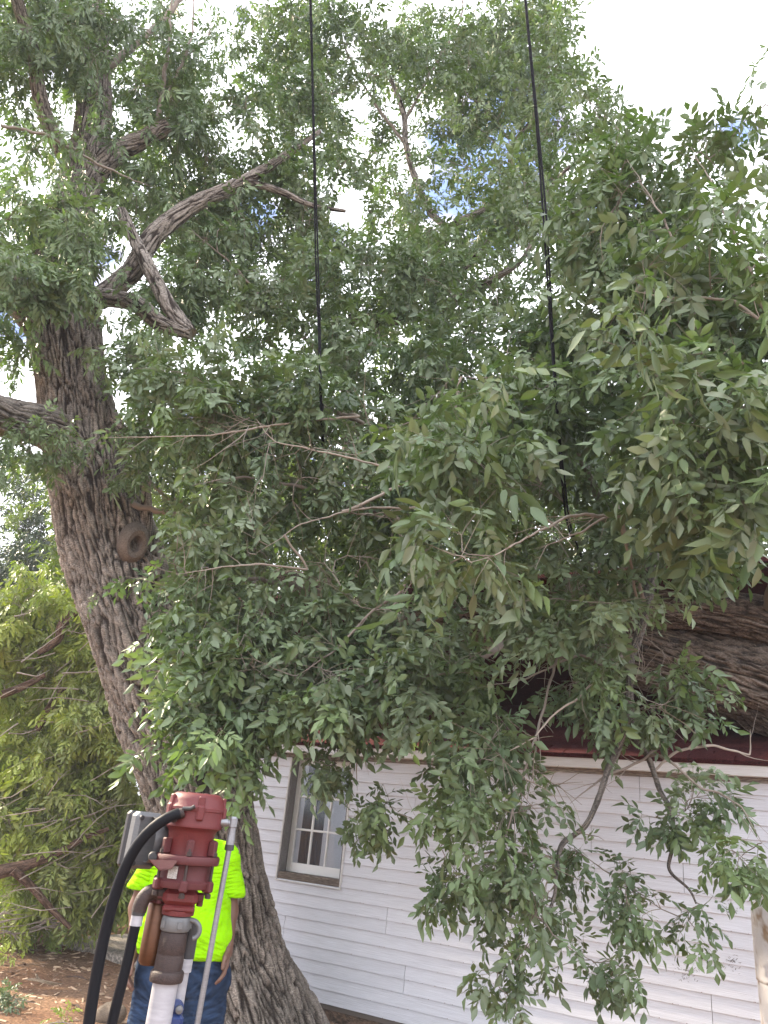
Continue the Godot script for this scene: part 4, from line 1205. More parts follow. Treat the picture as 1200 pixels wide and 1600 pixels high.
		for k in int(q[3]): ls.append([c + Vector3(rng.randf_range(-.13, .13), rng.randf_range(.03, .08), rng.randf_range(-.09, .09)), 0.42, 0.0, 0])
		grow(lp, ls, {"tones": tones_p if q[3] < 5 else tones_a, "hang": 0.2, "shoots": 3, "span": 0.22})
		for e in lp.leaves: e[0].origin.y = maxf(e[0].origin.y, 0.04)
		dress(lp, sprig, broad, leaf_a, twig, 0, [])

# ---------------------------------------------------------------- the worker
func build_person() -> void:
	var o := thing("person", "worker in neon yellow T-shirt and blue jeans standing behind the red pump", "person", Vector3(-0.761, 0.0, -4.13), atan2(0.761, 4.13))
	var skin := mat(Color(0.115, 0.056, 0.036), 0.55, {"height": "fine_height", "relief": 0.05, "scale": Vector3(6, 6, 6)})
	var sr := Vector3(0.155, 1.405, 0.0)
	var er := Vector3(0.198, 1.165, -0.03)
	var wr := Vector3(0.213, 1.035, 0.075)
	var sl := Vector3(-0.205, 1.395, 0.0)
	var el := Vector3(-0.235, 1.150, -0.05)
	var wl := Vector3(-0.215, 0.985, 0.05)
	var head := Transform3D(Basis(Vector3.RIGHT, 0.55), Vector3(-0.02, 1.425, 0.035))
	var body := [[Vector3(-0.02, 1.40, -0.02), head * Vector3(0, 0.03, 0.0), 0.060, 0.055]]
	for q in [[Vector3(0, 0.12, -0.01), Vector3(0, 0.158, -0.02), 0.080, 0.083], [Vector3(0, 0.055, 0.035), Vector3(0, 0.11, 0.045), 0.043, 0.053], [Vector3(0, 0.125, 0.088), Vector3(0, 0.09, 0.102), 0.010, 0.017], [Vector3(0, 0.055, 0.075), Vector3(0, 0.05, 0.078), 0.022, 0.020], [Vector3(-0.083, 0.135, -0.02), Vector3(-0.082, 0.09, -0.01), 0.016, 0.012], [Vector3(0.083, 0.135, -0.02), Vector3(0.082, 0.09, -0.01), 0.016, 0.012]]:
		body.append([head * q[0], head * q[1], q[2], q[3]])
	body += [
		[Vector3(-0.10, 1.34, 0), Vector3(-0.06, 1.05, 0.02), 0.09, 0.10], [Vector3(0.06, 1.34, 0), Vector3(0.10, 1.05, 0.02), 0.09, 0.10],
		[sl, sr, 0.055, 0.055], [sr, er, 0.052, 0.044], [er, wr, 0.044, 0.029], [sl, el, 0.052, 0.044], [el, wl, 0.044, 0.029],
		[Vector3(0.10, 0.9, 0), Vector3(0.15, 0.5, 0.02), 0.08, 0.06], [Vector3(0.15, 0.5, 0.02), Vector3(0.17, 0.09, -0.02), 0.055, 0.04],
		[Vector3(-0.06, 0.9, 0), Vector3(-0.09, 0.5, 0.02), 0.08, 0.06], [Vector3(-0.09, 0.5, 0.02), Vector3(-0.10, 0.09, -0.02), 0.055, 0.04]]
	var main: ArrayMesh = field_mesh(body, 0.013, 0.03)
	var st := SurfaceTool.new()
	st.begin(Mesh.PRIMITIVE_TRIANGLES)
	st.append_from(main, 0, Transform3D.IDENTITY)
	for side in [1, -1]:
		var w: Vector3 = wr if side == 1 else wl
		var hd := Vector3(0.06 * side, -0.94, 0.30).normalized()
		var ac := Vector3(0.0, 0.3, 0.95).normalized()          # across the palm, thumb side forward
		ac = (ac - hd * ac.dot(hd)).normalized()
		var pn := hd.cross(ac).normalized() * -float(side)         # towards the body, the way fingers curl
		if pn.x * side > 0: pn = -pn
		var hb := [[w, w + hd * 0.03, 0.027, 0.026]]
		for k in 4:
			var off := ac * (0.027 - 0.018 * k)
			hb.append([w + hd * 0.02 + off * 0.7, w + hd * 0.088 + off, 0.017, 0.012])
			var L: float = [0.070, 0.080, 0.074, 0.058][k]
			var kn := w + hd * 0.088 + off
			var d1: Vector3 = (hd + pn * (0.22 + 0.07 * k) + ac * (0.10 - 0.06 * k)).normalized()
			var m1 := kn + d1 * L * 0.45
			var d2: Vector3 = (d1 + pn * 0.45).normalized()
			var m2 := m1 + d2 * L * 0.32
			var d3: Vector3 = (d2 + pn * 0.35).normalized()
			hb.append([kn, m1, 0.0098, 0.0088])
			hb.append([m1, m2, 0.0088, 0.0080])
			hb.append([m2, m2 + d3 * L * 0.23, 0.0080, 0.0070])
		var tb := w + hd * 0.03 + ac * 0.022
		var t1 := tb + (hd * 0.7 + ac * 0.75 + pn * 0.25).normalized() * 0.040
		var t2 := t1 + (hd * 0.9 + ac * 0.35 + pn * 0.2).normalized() * 0.030
		hb.append([tb, t1, 0.016, 0.0115])
		hb.append([t1, t2, 0.0112, 0.0092])
		hb.append([t2, t2 + (hd + ac * 0.1 + pn * 0.15).normalized() * 0.020, 0.0092, 0.0078])
		st.append_from(field_mesh(hb, 0.0042, 0.006), 0, Transform3D.IDENTITY)
	put("body", st.commit(), skin, o)
	var shirt := mat(Color(0.235, 0.56, 0.0), 0.8, {"height": "soft", "relief": 1.2, "scale": Vector3(1.3, 1.3, 1.3), "spec": 0.2})
	var sb := [
		[Vector3(-0.115, 1.335, 0.0), Vector3(-0.075, 1.05, 0.035), 0.108, 0.128], [Vector3(0.065, 1.335, 0.0), Vector3(0.095, 1.05, 0.035), 0.108, 0.128],
		[Vector3(0.01, 1.13, 0.06), Vector3(0.015, 1.03, 0.06), 0.12, 0.135], [Vector3(0.10, 1.06, 0.02), Vector3(0.105, 0.96, 0.02), 0.125, 0.13], [Vector3(-0.07, 1.06, 0.02), Vector3(-0.07, 0.94, 0.02), 0.125, 0.13],
		[Vector3(-0.18, 1.405, 0), Vector3(0.135, 1.415, 0), 0.062, 0.062], [Vector3(-0.09, 1.44, -0.01), Vector3(0.05, 1.445, -0.01), 0.06, 0.06]]
	var torso := field_mesh(sb, 0.012, 0.05, 0.975, 1.485, 0.022)
	var sv := field_mesh([[sr + Vector3(-0.03, 0.012, 0), Vector3(0.196, 1.245, -0.018), 0.066, 0.074], [sl + Vector3(0.03, 0.012, 0), Vector3(-0.238, 1.225, -0.035), 0.066, 0.074], [sl, sr, 0.06, 0.06]], 0.012, 0.03, 1.232, 99.0, 0.006)
	var ts := put("shirt", torso, shirt, o)
	put("sleeves", sv, shirt, ts)
	var denim := mat(Color(0.034, 0.062, 0.125), 0.85, {"color_map": "mottle", "height": "soft", "relief": 1.2, "scale": Vector3(1.1, 1.1, 1.1), "spec": 0.2})
	put("jeans", field_mesh([
		[Vector3(-0.06, 0.98, 0.02), Vector3(0.11, 0.98, 0.02), 0.118, 0.118], [Vector3(-0.055, 0.90, 0.01), Vector3(0.12, 0.90, 0.01), 0.125, 0.125],
		[Vector3(0.135, 0.88, 0.0), Vector3(0.165, 0.48, 0.02), 0.115, 0.092], [Vector3(0.165, 0.48, 0.02), Vector3(0.18, 0.04, -0.01), 0.090, 0.085],
		[Vector3(-0.075, 0.88, 0.0), Vector3(-0.095, 0.48, 0.02), 0.112, 0.092], [Vector3(-0.095, 0.48, 0.02), Vector3(-0.11, 0.04, -0.01), 0.090, 0.085]], 0.013, 0.03, 0.035, 1.03, 0.016), denim, o)
	var boot := mat(Color(0.06, 0.04, 0.028), 0.7, {"height": "fine_height", "relief": 0.1})
	for x in [0.18, -0.11]:
		put("boot", field_mesh([[Vector3(x, 0.12, -0.02), Vector3(x, 0.055, -0.02), 0.055, 0.055], [Vector3(x, 0.05, -0.04), Vector3(x + 0.02 * signf(x), 0.045, 0.15), 0.05, 0.045]], 0.011, 0.03, 0.0, 0.17), boot, o)
	put("hair", field_mesh([[head * Vector3(0, 0.145, -0.03), head * Vector3(0, 0.18, -0.03), 0.084, 0.079], [head * Vector3(0, 0.09, -0.065), head * Vector3(0, 0.145, -0.055), 0.052, 0.067]], 0.012, 0.03), mat(Color(0.03, 0.022, 0.018), 0.8), o)
	for s in [-1, 1]:
		put("eye", lathe_mesh([[0.0, -0.011], [0.008, -0.008], [0.011, 0.0], [0.008, 0.008], [0.0, 0.011]], 10, head * Transform3D(Basis.IDENTITY, Vector3(s * 0.033, 0.132, 0.068))), mat(Color(0.35, 0.33, 0.30), 0.3), o)

# ---------------------------------------------------------------- the red pump head on its standpipe
func build_pump() -> void:
	var o := thing("pump", "dark red cast iron pump head on a white standpipe with black hoses", "pump", Vector3(-0.410, 0.0, -2.1615), atan2(0.410, 2.1615))
	var red := mat(Color(0.145, 0.016, 0.017), 0.55, {"color_map": "worn", "height": "fine_height", "relief": 0.10, "scale": Vector3(7, 7, 7)})
	var dark_red := mat(Color(0.10, 0.014, 0.016), 0.6, {"color_map": "worn", "height": "fine_height", "relief": 0.12, "scale": Vector3(9, 9, 9)})
	var rubber := mat(Color(0.008, 0.0085, 0.011), 0.5, {"height": "fine_height", "relief": 0.04, "scale": Vector3(8, 8, 8), "spec": 0.22})
	var rust := mat(Color(0.058, 0.031, 0.026), 0.6, {"color_map": "mottle", "height": "fine_height", "relief": 0.15, "scale": Vector3(8, 8, 8)})
	var copper := mat(Color(0.12, 0.052, 0.025), 0.4, {"color_map": "grain_color", "height": "fine_height", "relief": 0.05, "scale": Vector3(3, 1, 3), "metal": 0.5})
	var grey := mat(Color(0.155, 0.16, 0.165), 0.5, {"color_map": "grain_color", "height": "fine_height", "relief": 0.06, "scale": Vector3(6, 6, 6), "metal": 0.3})
	var dark_grey := mat(Color(0.05, 0.05, 0.053), 0.5, {"color_map": "grain_color", "height": "fine_height", "relief": 0.06, "scale": Vector3(6, 6, 6), "metal": 0.3})
	var alu := mat(Color(0.27, 0.275, 0.29), 0.42, {"metal": 0.6, "color_map": "grain_color", "scale": Vector3(8, 3, 8)})
	var white := mat(Color(0.40, 0.40, 0.43), 0.45, {"color_map": "grain_color", "scale": Vector3(3, 1.2, 3)})
	var blue := mat(Color(0.012, 0.03, 0.12), 0.45)
	var x := -0.012
	var shift := func(xx: float, z := 0.0) -> Transform3D: return Transform3D(Basis.IDENTITY, Vector3(xx, 0, z))
	var ax: Transform3D = shift.call(x)
	# upper bell of the motor, with a slightly sunken lid
	var bell := put("motor_housing", lathe_mesh([[0.058, 1.520], [0.060, 1.576], [0.066, 1.584], [0.0745, 1.589], [0.0755, 1.595], [0.0735, 1.600], [0.0745, 1.628], [0.0765, 1.630], [0.0765, 1.637], [0.0742, 1.639], [0.0715, 1.655], [0.064, 1.667], [0.056, 1.672], [0.050, 1.6725], [0.049, 1.6695], [0.0, 1.6705]], 44, ax), red, o)
	for k in 5:
		var t := deg_to_rad(80 + k * 72)
		var rb := Buf.new()
		var bs := Basis(Vector3.UP, PI / 2 - t)
		var xf := Transform3D(bs, Vector3(x, 0, 0))
		box(rb, Vector3(-0.009, 1.632, 0.066), Vector3(0.009, 1.666, 0.0765), 0.004, xf)
		box(rb, Vector3(-0.011, 1.606, 0.066), Vector3(0.011, 1.644, 0.0815), 0.005, xf)
		put("lug", rb.mesh(), red, bell)
	var lidb := Buf.new()
	for k in 6:
		var t := TAU * k / 6.0
		lathe(lidb, [[0.006, 0.0], [0.006, 0.004], [0.0, 0.0045]], 6, Transform3D(Basis.IDENTITY, Vector3(x + cos(t) * 0.042, 1.670, sin(t) * 0.042)))
	put("lid_bolts", lidb.mesh(), dark_red, bell, "stuff")
	# middle flanges with bolts
	var mid := put("flange", lathe_mesh([[0.052, 1.500], [0.081, 1.502], [0.083, 1.506], [0.083, 1.518], [0.080, 1.522], [0.060, 1.523]], 40, ax), dark_red, o)
	put("casing", lathe_mesh([[0.045, 1.444], [0.072, 1.446], [0.074, 1.450], [0.074, 1.461], [0.066, 1.466], [0.064, 1.470], [0.066, 1.500]], 40, ax), dark_red, o)
	for k in 6:
		var t := deg_to_rad(28 + k * 60)
		var bb := Buf.new()
		var xf := Transform3D(Basis(Vector3.UP, PI / 2 - t), Vector3(x, 0, 0))
		box(bb, Vector3(-0.009, 1.523, 0.058), Vector3(0.009, 1.560, 0.078), 0.003, xf)
		box(bb, Vector3(-0.010, 1.440, 0.058), Vector3(0.010, 1.466, 0.084), 0.004, xf)
		put("lug", bb.mesh(), dark_red, mid)
		var c := Vector3(x + cos(t) * 0.0755, 0, sin(t) * 0.0755)
		var sb := Buf.new()
		lathe(sb, [[0.0, 1.428], [0.004, 1.428], [0.004, 1.540], [0.0, 1.540]], 8, Transform3D(Basis.IDENTITY, c))
		lathe(sb, [[0.0, 1.426], [0.0075, 1.427], [0.0075, 1.437], [0.004, 1.438]], 6, Transform3D(Basis.IDENTITY, c))
		lathe(sb, [[0.004, 1.523], [0.0075, 1.524], [0.0075, 1.533], [0.0, 1.534]], 6, Transform3D(Basis.IDENTITY, c))
		put("bolt", sb.mesh(), rust, mid)
	# bracket at the left front and the paper tag
	var bk := Buf.new()
	bk.flat([Vector3(-0.105, 1.506, 0.050), Vector3(-0.035, 1.512, 0.088), Vector3(-0.045, 1.494, 0.088), Vector3(-0.075, 1.487, 0.075)])
	bk.flat([Vector3(-0.105, 1.503, 0.048), Vector3(-0.035, 1.509, 0.086), Vector3(-0.045, 1.491, 0.086), Vector3(-0.075, 1.484, 0.073)])
	bk.flat([Vector3(-0.105, 1.506, 0.050), Vector3(-0.075, 1.487, 0.075), Vector3(-0.075, 1.484, 0.073), Vector3(-0.105, 1.503, 0.048)])
	put("bracket", bk.mesh(), dark_red, o)
	var tagx := Transform3D(Basis(Vector3.UP, -0.42), Vector3(-0.041, 1.4825, 0.0615))
	var tb := Buf.new()
	box(tb, Vector3(-0.0125, -0.0145, 0.0), Vector3(0.0125, 0.0145, 0.0025), 0.0008, tagx)
	put("paper_tag", tb.mesh(), mat(Color(0.68, 0.66, 0.62), 0.8, {"color_map": "mottle", "scale": Vector3(12, 12, 12)}), o)
	# lower gearbox: squared, narrowing to the coupling
	var gb := Buf.new()
	box(gb, Vector3(x - 0.044, 1.405, -0.044), Vector3(x + 0.044, 1.4445, 0.044), 0.012)
	box(gb, Vector3(x - 0.040, 1.392, -0.040), Vector3(x + 0.040, 1.4065, 0.040), 0.012)
	lathe(gb, [[0.030, 1.380], [0.040, 1.383], [0.041, 1.394]], 28, ax)
	put("gearbox", gb.mesh(), red, o)
	var eb := Buf.new()
	for s in [-1, 1]:
		box(eb, Vector3(x + s * 0.050 - 0.008, 1.418, -0.005), Vector3(x + s * 0.050 + 0.008, 1.436, 0.030), 0.003)
		lathe(eb, [[0.0, 1.405], [0.008, 1.406], [0.008, 1.418], [0.004, 1.419]], 6, Transform3D(Basis.IDENTITY, Vector3(x + s * 0.050, 0, 0.012)))
	put("gearbox_ears", eb.mesh(), dark_red, o)
	# coupling and standpipe
	put("coupling", lathe_mesh([[0.030, 1.345], [0.035, 1.347], [0.037, 1.351], [0.037, 1.374], [0.034, 1.380], [0.028, 1.381]], 32, ax), grey, o)
	var cb := Buf.new()
	for k in 5:
		var xf := Transform3D(Basis(Vector3.UP, k * 1.2566 + 0.3), Vector3(x, 0, 0))
		box(cb, Vector3(-0.007, 1.353, 0.034), Vector3(0.007, 1.372, 0.0405), 0.002, xf)
	put("coupling_ears", cb.mesh(), grey, o)
	put("pipe_sleeve", lathe_mesh([[0.028, 1.235], [0.0395, 1.236], [0.041, 1.240], [0.041, 1.256], [0.038, 1.260], [0.0345, 1.262], [0.0345, 1.292], [0.0335, 1.294], [0.0335, 1.298], [0.0345, 1.300], [0.033, 1.342], [0.030, 1.3455]], 32, ax), rust, o)
	put("standpipe", lathe_mesh([[0.0, 0.0], [0.0305, 0.0], [0.0305, 1.2355], [0.0, 1.2355]], 32, ax), white, o)
	# grey box and bell on the left, behind
	var pb := Buf.new()
	var px := Transform3D(Basis(Vector3.UP, 0.55), Vector3(-0.135, 1.545, -0.06))
	box(pb, Vector3(-0.040, -0.070, -0.022), Vector3(0.040, 0.068, 0.020), 0.010, px)
	var plate := put("grey_box", pb.mesh(), grey, o)
	var p2 := Buf.new()
	box(p2, Vector3(-0.041, -0.071, -0.050), Vector3(0.036, 0.069, -0.0225), 0.012, px)
	put("box_back", p2.mesh(), dark_grey, plate)
	for q in [[-0.028, 0.054], [0.028, 0.054], [-0.028, -0.056], [0.028, -0.056]]:
		put("bolt", lathe_mesh([[0.0065, 0.0], [0.0065, 0.004], [0.0, 0.005]], 8, px * Transform3D(Basis(Vector3.RIGHT, PI / 2), Vector3(q[0], q[1], 0.020))), dark_grey, plate)
	put("side_bell", lathe_mesh([[0.055, 0.0], [0.055, 0.012], [0.048, 0.034], [0.030, 0.052], [0.028, 0.085]], 30, Transform3D(Basis(Vector3.UP, 0.35) * Basis(Vector3.BACK, -PI / 2), Vector3(-0.120, 1.548, -0.028))), grey, o)
	put("cable_gland", lathe_mesh([[0.0, 0.0], [0.012, 0.0], [0.013, 0.012], [0.010, 0.022], [0.0, 0.023]], 12, Transform3D(Basis(Vector3.RIGHT, PI / 2), Vector3(-0.098, 1.512, 0.015))), dark_grey, o)
	# hoses
	put("hose", pipe([Vector3(-0.052, 1.620, 0.072), Vector3(-0.080, 1.606, 0.078), Vector3(-0.110, 1.580, 0.074), Vector3(-0.138, 1.540, 0.066), Vector3(-0.160, 1.478, 0.055), Vector3(-0.172, 1.400, 0.046), Vector3(-0.176, 1.300, 0.04), Vector3(-0.173, 1.200, 0.04), Vector3(-0.165, 1.08, 0.04), Vector3(-0.150, 0.8, 0.03), Vector3(-0.12, 0.35, 0.0), Vector3(-0.10, 0.015, -0.03)], 0.0138, 18), rubber, o)
	var hf := Buf.new()
	lathe(hf, [[0.0, 0.0], [0.011, 0.0], [0.013, 0.006], [0.013, 0.022], [0.0155, 0.024], [0.0155, 0.034], [0.0, 0.036]], 14, Transform3D(Basis(Vector3.BACK, PI / 2 + 0.45), Vector3(-0.040, 1.624, 0.070)))
	put("hose_fitting", hf.mesh(), rust, o)
	var lever := pipe([Vector3(-0.045, 1.632, 0.076), Vector3(-0.025, 1.634, 0.082), Vector3(-0.016, 1.640, 0.084)], 0.005, 8)
	put("fitting_clip", lever, dark_grey, o)
	put("elbow", pipe([Vector3(-0.050, 1.428, 0.012), Vector3(-0.072, 1.433, 0.014), Vector3(-0.092, 1.427, 0.016), Vector3(-0.104, 1.410, 0.018), Vector3(-0.1075, 1.385, 0.018)], 0.0185, 18, 0.008), rust, o)
	put("elbow_collar", lathe_mesh([[0.015, 1.377], [0.0165, 1.377], [0.0165, 1.387], [0.015, 1.388]], 18, shift.call(-0.1075, 0.018)), dark_grey, o)
	put("white_band", lathe_mesh([[0.013, 1.354], [0.0150, 1.354], [0.0150, 1.3765], [0.013, 1.377]], 18, shift.call(-0.1085, 0.018)), white, o)
	put("hose", pipe([Vector3(-0.108, 1.380, 0.018), Vector3(-0.110, 1.33, 0.018), Vector3(-0.113, 1.25, 0.018), Vector3(-0.120, 1.13, 0.018), Vector3(-0.13, 0.8, 0.01), Vector3(-0.12, 0.35, -0.02), Vector3(-0.11, 0.015, -0.05)], 0.0125, 16), rubber, o)
	put("tank", lathe_mesh([[0.0, 1.262], [0.020, 1.264], [0.0265, 1.272], [0.0275, 1.30], [0.0275, 1.398], [0.024, 1.404], [0.0, 1.405]], 26, shift.call(-0.062, -0.03)), copper, o)
	var tl := Buf.new()
	box(tl, Vector3(-0.088, 1.404, -0.05), Vector3(-0.030, 1.416, 0.0), 0.003)
	put("tank_mount", tl.mesh(), dark_red, o)
	# hook clamp, dark pipe, white pipe and blue valve behind on the right
	put("rear_pipe", lathe_mesh([[0.0, 1.28], [0.020, 1.28], [0.020, 1.362], [0.016, 1.366], [0.0, 1.366]], 20, shift.call(0.028, -0.045)), dark_grey, o)
	put("hook_clamp", pipe([Vector3(0.018, 1.374, 0.01), Vector3(0.034, 1.372, 0.012), Vector3(0.046, 1.362, 0.014), Vector3(0.049, 1.348, 0.014), Vector3(0.044, 1.338, 0.014), Vector3(0.035, 1.334, 0.014)], 0.0062, 10, 0.006), grey, o)
	put("rear_pipe", lathe_mesh([[0.0, 0.0], [0.017, 0.0], [0.0175, 1.250], [0.022, 1.252], [0.022, 1.281], [0.0, 1.282]], 20, shift.call(0.024, -0.04)), white, o)
	var vb := Buf.new()
	box(vb, Vector3(0.000, 1.095, -0.026), Vector3(0.046, 1.168, 0.004), 0.010)
	lathe(vb, [[0.020, 0.0], [0.020, 0.014], [0.0, 0.018]], 18, Transform3D(Basis(Vector3.RIGHT, PI / 2), Vector3(0.023, 1.176, -0.024)))
	put("valve", vb.mesh(), blue, o)
	put("valve_bolt", lathe_mesh([[0.009, 0.0], [0.009, 0.012], [0.0, 0.015]], 12, Transform3D(Basis(Vector3.RIGHT, PI / 2), Vector3(0.032, 1.178, -0.008))), grey, o)
	# bare metal pole with its elbow on the right
	var fb := Buf.new()
	lathe(fb, [[0.0, 0.0], [0.010, 0.0], [0.010, 0.018], [0.008, 0.020], [0.008, 0.030]], 14, Transform3D(Basis(Vector3.BACK, -PI / 2), Vector3(0.058, 1.607, 0.015)))
	box(fb, Vector3(0.080, 1.594, 0.004), Vector3(0.101, 1.624, 0.026), 0.005)
	lathe(fb, [[0.011, 1.555], [0.011, 1.572], [0.0095, 1.590], [0.0100, 1.600]], 16, shift.call(0.0905, 0.015))
	put("pole_elbow", fb.mesh(), alu, o)
	put("pole_collar", lathe_mesh([[0.008, 1.541], [0.012, 1.542], [0.012, 1.555], [0.009, 1.556]], 16, shift.call(0.0905, 0.015)), dark_grey, o)
	put("pole", pipe([Vector3(0.0905, 1.548, 0.015), Vector3(0.080, 1.15, 0.015), Vector3(0.055, 0.0, 0.015)], 0.0072, 14, 0.2), alu, o)

# ---------------------------------------------------------------- tank at the right edge
func build_tank() -> void:
	var c := at(1284, 1470, 5.2)
	var top := at(1284, 1392, 5.2).y
	var seam := at(1284, 1545, 5.2).y
	c.y = 0.0
	var o := thing("tank", "rusty white upright metal tank standing at the right edge", "tank", c)
	var R := 0.335
	var b := Buf.new()
	# painted sheet steel: rust takes hold near the shoulder
	lathe(b, [[R, 0.05], [R, seam - 0.006]], 64)
	lathe(b, [[R + 0.004, seam + 0.002], [R + 0.004, top - 0.17], [R - 0.006, top - 0.11], [R - 0.04, top - 0.06], [R - 0.10, top - 0.025], [R * 0.4, top], [0.0, top + 0.01]], 64)
	for k in b.v.size():
		pass
	var sides := 72
	var rows := 60
	var m := Buf.new()
	var prof := [[R, 0.04], [R, seam - 0.008], [R - 0.003, seam - 0.004], [R + 0.005, seam], [R + 0.005, top - 0.17], [R - 0.006, top - 0.11], [R - 0.04, top - 0.06], [R - 0.10, top - 0.025], [R * 0.4, top], [0.001, top + 0.008]]
	var fine := []
	for k in prof.size() - 1:
		var n := maxi(1, int(Vector2(prof[k + 1][0] - prof[k][0], prof[k + 1][1] - prof[k][1]).length() / 0.015))
		for j in n: fine.append([lerpf(prof[k][0], prof[k + 1][0], float(j) / n), lerpf(prof[k][1], prof[k + 1][1], float(j) / n)])
	fine.append(prof[prof.size() - 1])
	for k in fine.size():
		var a = fine[maxi(k - 1, 0)]
		var e = fine[mini(k + 1, fine.size() - 1)]
		var nn := Vector2(e[1] - a[1], a[0] - e[0]).normalized()
		for s in sides * 2 + 1:
			var t := TAU * s / (sides * 2)
			var d := Vector3(cos(t), 0, sin(t))
			var pos: Vector3 = d * fine[k][0] + Vector3(0, fine[k][1], 0)
			var rusty := noise_b.get_noise_3dv(pos * 7.0) * 0.6 + noise_b.get_noise_3dv(pos * 26.0) * 0.4
			var near_top := clampf((fine[k][1] - (top - 0.35)) / 0.3, 0, 1)
			var sm := clampf(1.0 - absf(fine[k][1] - seam) / 0.02, 0, 1)
			var w := smoothstep(0.12, 0.55, rusty + near_top * 0.42 + sm * 0.5 - 0.1)
			m.vert(pos, (d * nn.x + Vector3(0, nn.y, 0)).normalized(), Vector2(t, fine[k][1]), Color(0.62, 0.60, 0.60).lerp(Color(0.30, 0.20, 0.115), w).lerp(Color(0.10, 0.05, 0.03), smoothstep(0.55, 0.9, rusty + sm * 0.35)))
	var wd := sides * 2 + 1
	for k in fine.size() - 1:
		for s in sides * 2: m.quad(k * wd + s, k * wd + s + 1, k * wd + wd + s + 1, k * wd + wd + s)
	put("shell", m.mesh(), mat(Color(1, 1, 1), 0.6, {"vc": true, "height": "fine_height", "relief": 0.15, "scale": Vector3(5, 5, 5)}), o)
	put("foot_ring", lathe_mesh([[R - 0.03, 0.0], [R - 0.02, 0.0], [R - 0.02, 0.05], [R - 0.03, 0.05]], 48), mat(Color(0.12, 0.07, 0.045), 0.8), o)
	put("valve_cap", lathe_mesh([[0.05, top], [0.05, top + 0.05], [0.03, top + 0.07], [0.0, top + 0.072]], 20), mat(Color(0.25, 0.2, 0.15), 0.6), o)

# ---------------------------------------------------------------- crane ropes
func build_ropes() -> void:
	var black := mat(Color(0.013, 0.013, 0.016), 0.6, {"height": "fine_height", "relief": 0.1, "scale": Vector3(20, 20, 20), "spec": 0.12})
	var sets := [
		["black double rope hanging left of centre down into the leaves", [[470, -420, 3.3], [478, -160, 3.8], [485, 0, 4.1], [490, 200, 4.4], [495, 400, 4.65], [499, 520, 4.75], [502, 640, 4.85], [508, 740, 6.2], [516, 850, 7.0], [535, 930, 7.75]], 0.0068],
		["black double rope on the right running down to the fallen trunk", [[790, -420, 3.0], [810, -150, 3.5], [821, 0, 3.75], [838, 180, 3.95], [852, 350, 4.05], [862, 520, 4.15], [872, 660, 4.25], [880, 750, 4.4], [892, 830, 4.9], [922, 892, 6.0], [960, 950, 6.85]], 0.0074]]
	for s in sets:
		var o := thing("rope", s[0], "rope", at(s[1][9][0], s[1][9][1], s[1][9][2]), 0.0, "crane ropes holding the fallen tree")
		var off := o.position
		for w in 2:
			var pts := []
			var k := 0
			for q in s[1]:
				var c := at(q[0], q[1], q[2])
				pts.append(c - off + cam_x * (0.006 if w == 0 else -0.006) * (1.0 + 0.5 * sin(k * 1.9)) + cam_f * 0.006 * sin(k * 1.3 + w * 3.1))
				k += 1
			put("strand", pipe(pts, s[2], 10, 0.06), black, o)
		if s[2] < 0.007:
			var c := at(502, 640, 4.85) - off
			put("clamp", lathe_mesh([[0.0, -0.05], [0.012, -0.05], [0.017, -0.035], [0.017, 0.03], [0.011, 0.05], [0.0, 0.052]], 10, Transform3D(Basis.IDENTITY, c)), black, o)

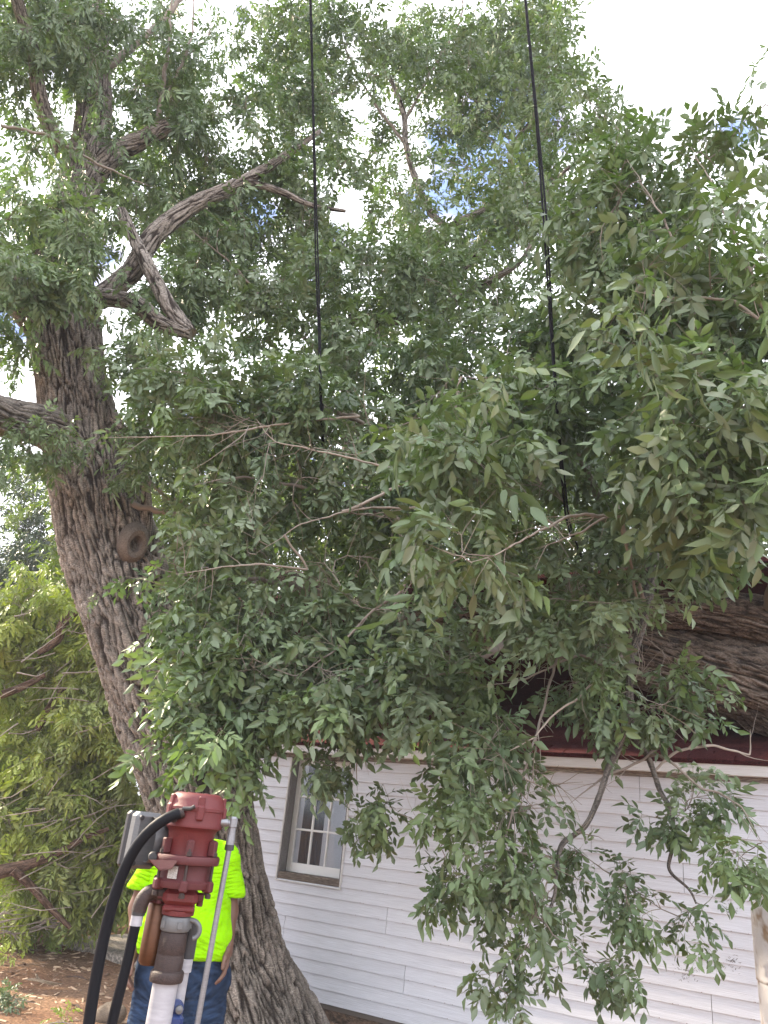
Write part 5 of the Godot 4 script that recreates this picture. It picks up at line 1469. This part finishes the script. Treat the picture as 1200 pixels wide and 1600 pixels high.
# ---------------------------------------------------------------- chips and sticks on the dirt
func build_litter() -> void:
	var pale := mat(Color(0.42, 0.31, 0.20), 0.85, {"color_map": "mottle", "scale": Vector3(9, 9, 9)})
	var brown := mat(Color(0.13, 0.08, 0.055), 0.9, {"color_map": "mottle", "scale": Vector3(9, 9, 9)})
	var rows := [
		[68, 1538, 0.34, 0.10, pale, 0.022, "long pale split of wood lying on the bare dirt"],
		[58, 1530, 0.16, 2.3, pale, 0.010, "thin pale splinter crossing behind the long split of wood"],
		[68, 1502, 0.13, 0.7, pale, 0.014, "short pale chip on the dirt below the path corner"],
		[76, 1494, 0.18, 0.5, pale, 0.018, "pale splinter of wood nearest the concrete path corner"],
		[94, 1488, 0.10, 1.6, pale, 0.016, "small upright pale chip at the corner of the path"],
		[120, 1532, 0.26, -0.15, brown, 0.012, "dark thin stick on the dirt right of the pale split"],
		[40, 1486, 0.40, 0.02, brown, 0.014, "dark stick lying along the foot of the brush pile"],
		[118, 1576, 0.20, -0.9, brown, 0.010, "dark forked stick near the bottom edge of the dirt"]]
	for q in rows:
		var c := at(q[0], q[1], 8.0)
		var d := c - EYE
		c = EYE + d * (-(EYE.y) / d.y)
		c.y = 0.0
		var o := thing("wood_stick", q[6], "stick", c + Vector3(0, 0.022, 0), q[3], "splinters and sticks on the dirt")
		var b := Buf.new()
		var L: float = q[2]
		var w: float = q[5]
		var n := 6
		for k in n:
			var t0 := float(k) / n - 0.5
			var t1 := float(k + 1) / n - 0.5
			var w0 := w * (1.0 - 0.8 * pow(absf(t0) * 2.0, 3.0)) * (1.0 + 0.2 * sin(k * 2.1))
			var w1 := w * (1.0 - 0.8 * pow(absf(t1) * 2.0, 3.0)) * (1.0 + 0.2 * sin((k + 1) * 2.1))
			var y0 := 0.010 * sin(k * 0.9 + L * 20.0)
			var y1 := 0.010 * sin((k + 1) * 0.9 + L * 20.0)
			var a := [Vector3(t0 * L, y0 - w0 * .4, -w0), Vector3(t0 * L, y0 + w0 * .5, -w0 * .3), Vector3(t0 * L, y0 + w0 * .45, w0 * .6), Vector3(t0 * L, y0 - w0 * .4, w0)]
			var e := [Vector3(t1 * L, y1 - w1 * .4, -w1), Vector3(t1 * L, y1 + w1 * .5, -w1 * .3), Vector3(t1 * L, y1 + w1 * .45, w1 * .6), Vector3(t1 * L, y1 - w1 * .4, w1)]
			for h in 4:
				var j := (h + 1) % 4
				var nn: Vector3 = (a[h] + a[j]) * Vector3(0, 1, 1)
				var ids := []
				for v in [a[h], e[h], e[j], a[j]]: ids.append(b.vert(v, nn.normalized()))
				b.quad(ids[0], ids[1], ids[2], ids[3])
		put("splinter", b.mesh(), q[4], o)
	# countless chips and crumbs
	var chip := Buf.new()
	box(chip, Vector3(-0.02, -0.003, -0.006), Vector3(0.02, 0.003, 0.006), 0.002)
	var mm := MultiMesh.new()
	mm.transform_format = MultiMesh.TRANSFORM_3D
	mm.use_colors = true
	mm.mesh = chip.mesh()
	mm.instance_count = 6000
	for k in 6000:
		var x := rng.randf_range(-5.0, 0.6)
		var z := rng.randf_range(-10.4, -6.0)
		if k > 5200:
			var s := rng.randf_range(-0.2, 1.6)
			x = -0.2547 + 0.8498 * s - 0.5271 * rng.randf_range(0.05, 0.7)
			z = -7.9393 + 0.5271 * s + 0.8498 * rng.randf_range(0.05, 0.7)
		var sc := pow(rng.randf(), 3.5) * 1.9 + 0.28
		var y := noise_b.get_noise_2d(x * 1.3, z * 1.3) * 0.03 + noise_b.get_noise_2d(x * 6.0, z * 6.0) * 0.014 - 0.018
		mm.set_instance_transform(k, Transform3D(Basis.from_euler(Vector3(rng.randfn() * 0.25, rng.randf() * TAU, rng.randfn() * 0.25)).scaled_local(Vector3(sc * rng.randf_range(0.6, 1.6), sc, sc * rng.randf_range(0.5, 1.6))), Vector3(x, y, z)))
		var t := rng.randf()
		mm.set_instance_color(k, Color(0.58, 0.42, 0.28).lerp(Color(0.13, 0.072, 0.046), pow(t, 0.8)))
	var mi := MultiMeshInstance3D.new()
	mi.name = "wood_chips"
	mi.multimesh = mm
	mi.material_override = mat(Color(1, 1, 1), 0.9, {"vc": true})
	add_child(mi, true)
	tag(mi, "brown and pale wood chips strewn over the dirt", "", "", "stuff")
	# a stone at the foot of the worker
	var rock := thing("rock", "rounded tan stone on the dirt between the hoses", "rock", Vector3.ZERO)
	var d := at(172, 1592, 7.0) - EYE
	var c := EYE + d * (-EYE.y / d.y)
	rock.position = Vector3(c.x, 0, c.z)
	put("stone", field_mesh([[Vector3(-0.05, 0.03, 0), Vector3(0.06, 0.04, 0.02), 0.07, 0.06], [Vector3(0, 0.05, -0.04), Vector3(0.02, 0.05, 0.03), 0.06, 0.05]], 0.012, 0.04, -99, 99, 0.02), mat(Color(0.30, 0.23, 0.165), 0.9, {"color_map": "mottle", "height": "fine_height", "relief": 0.4, "scale": Vector3(5, 5, 5)}), rock)
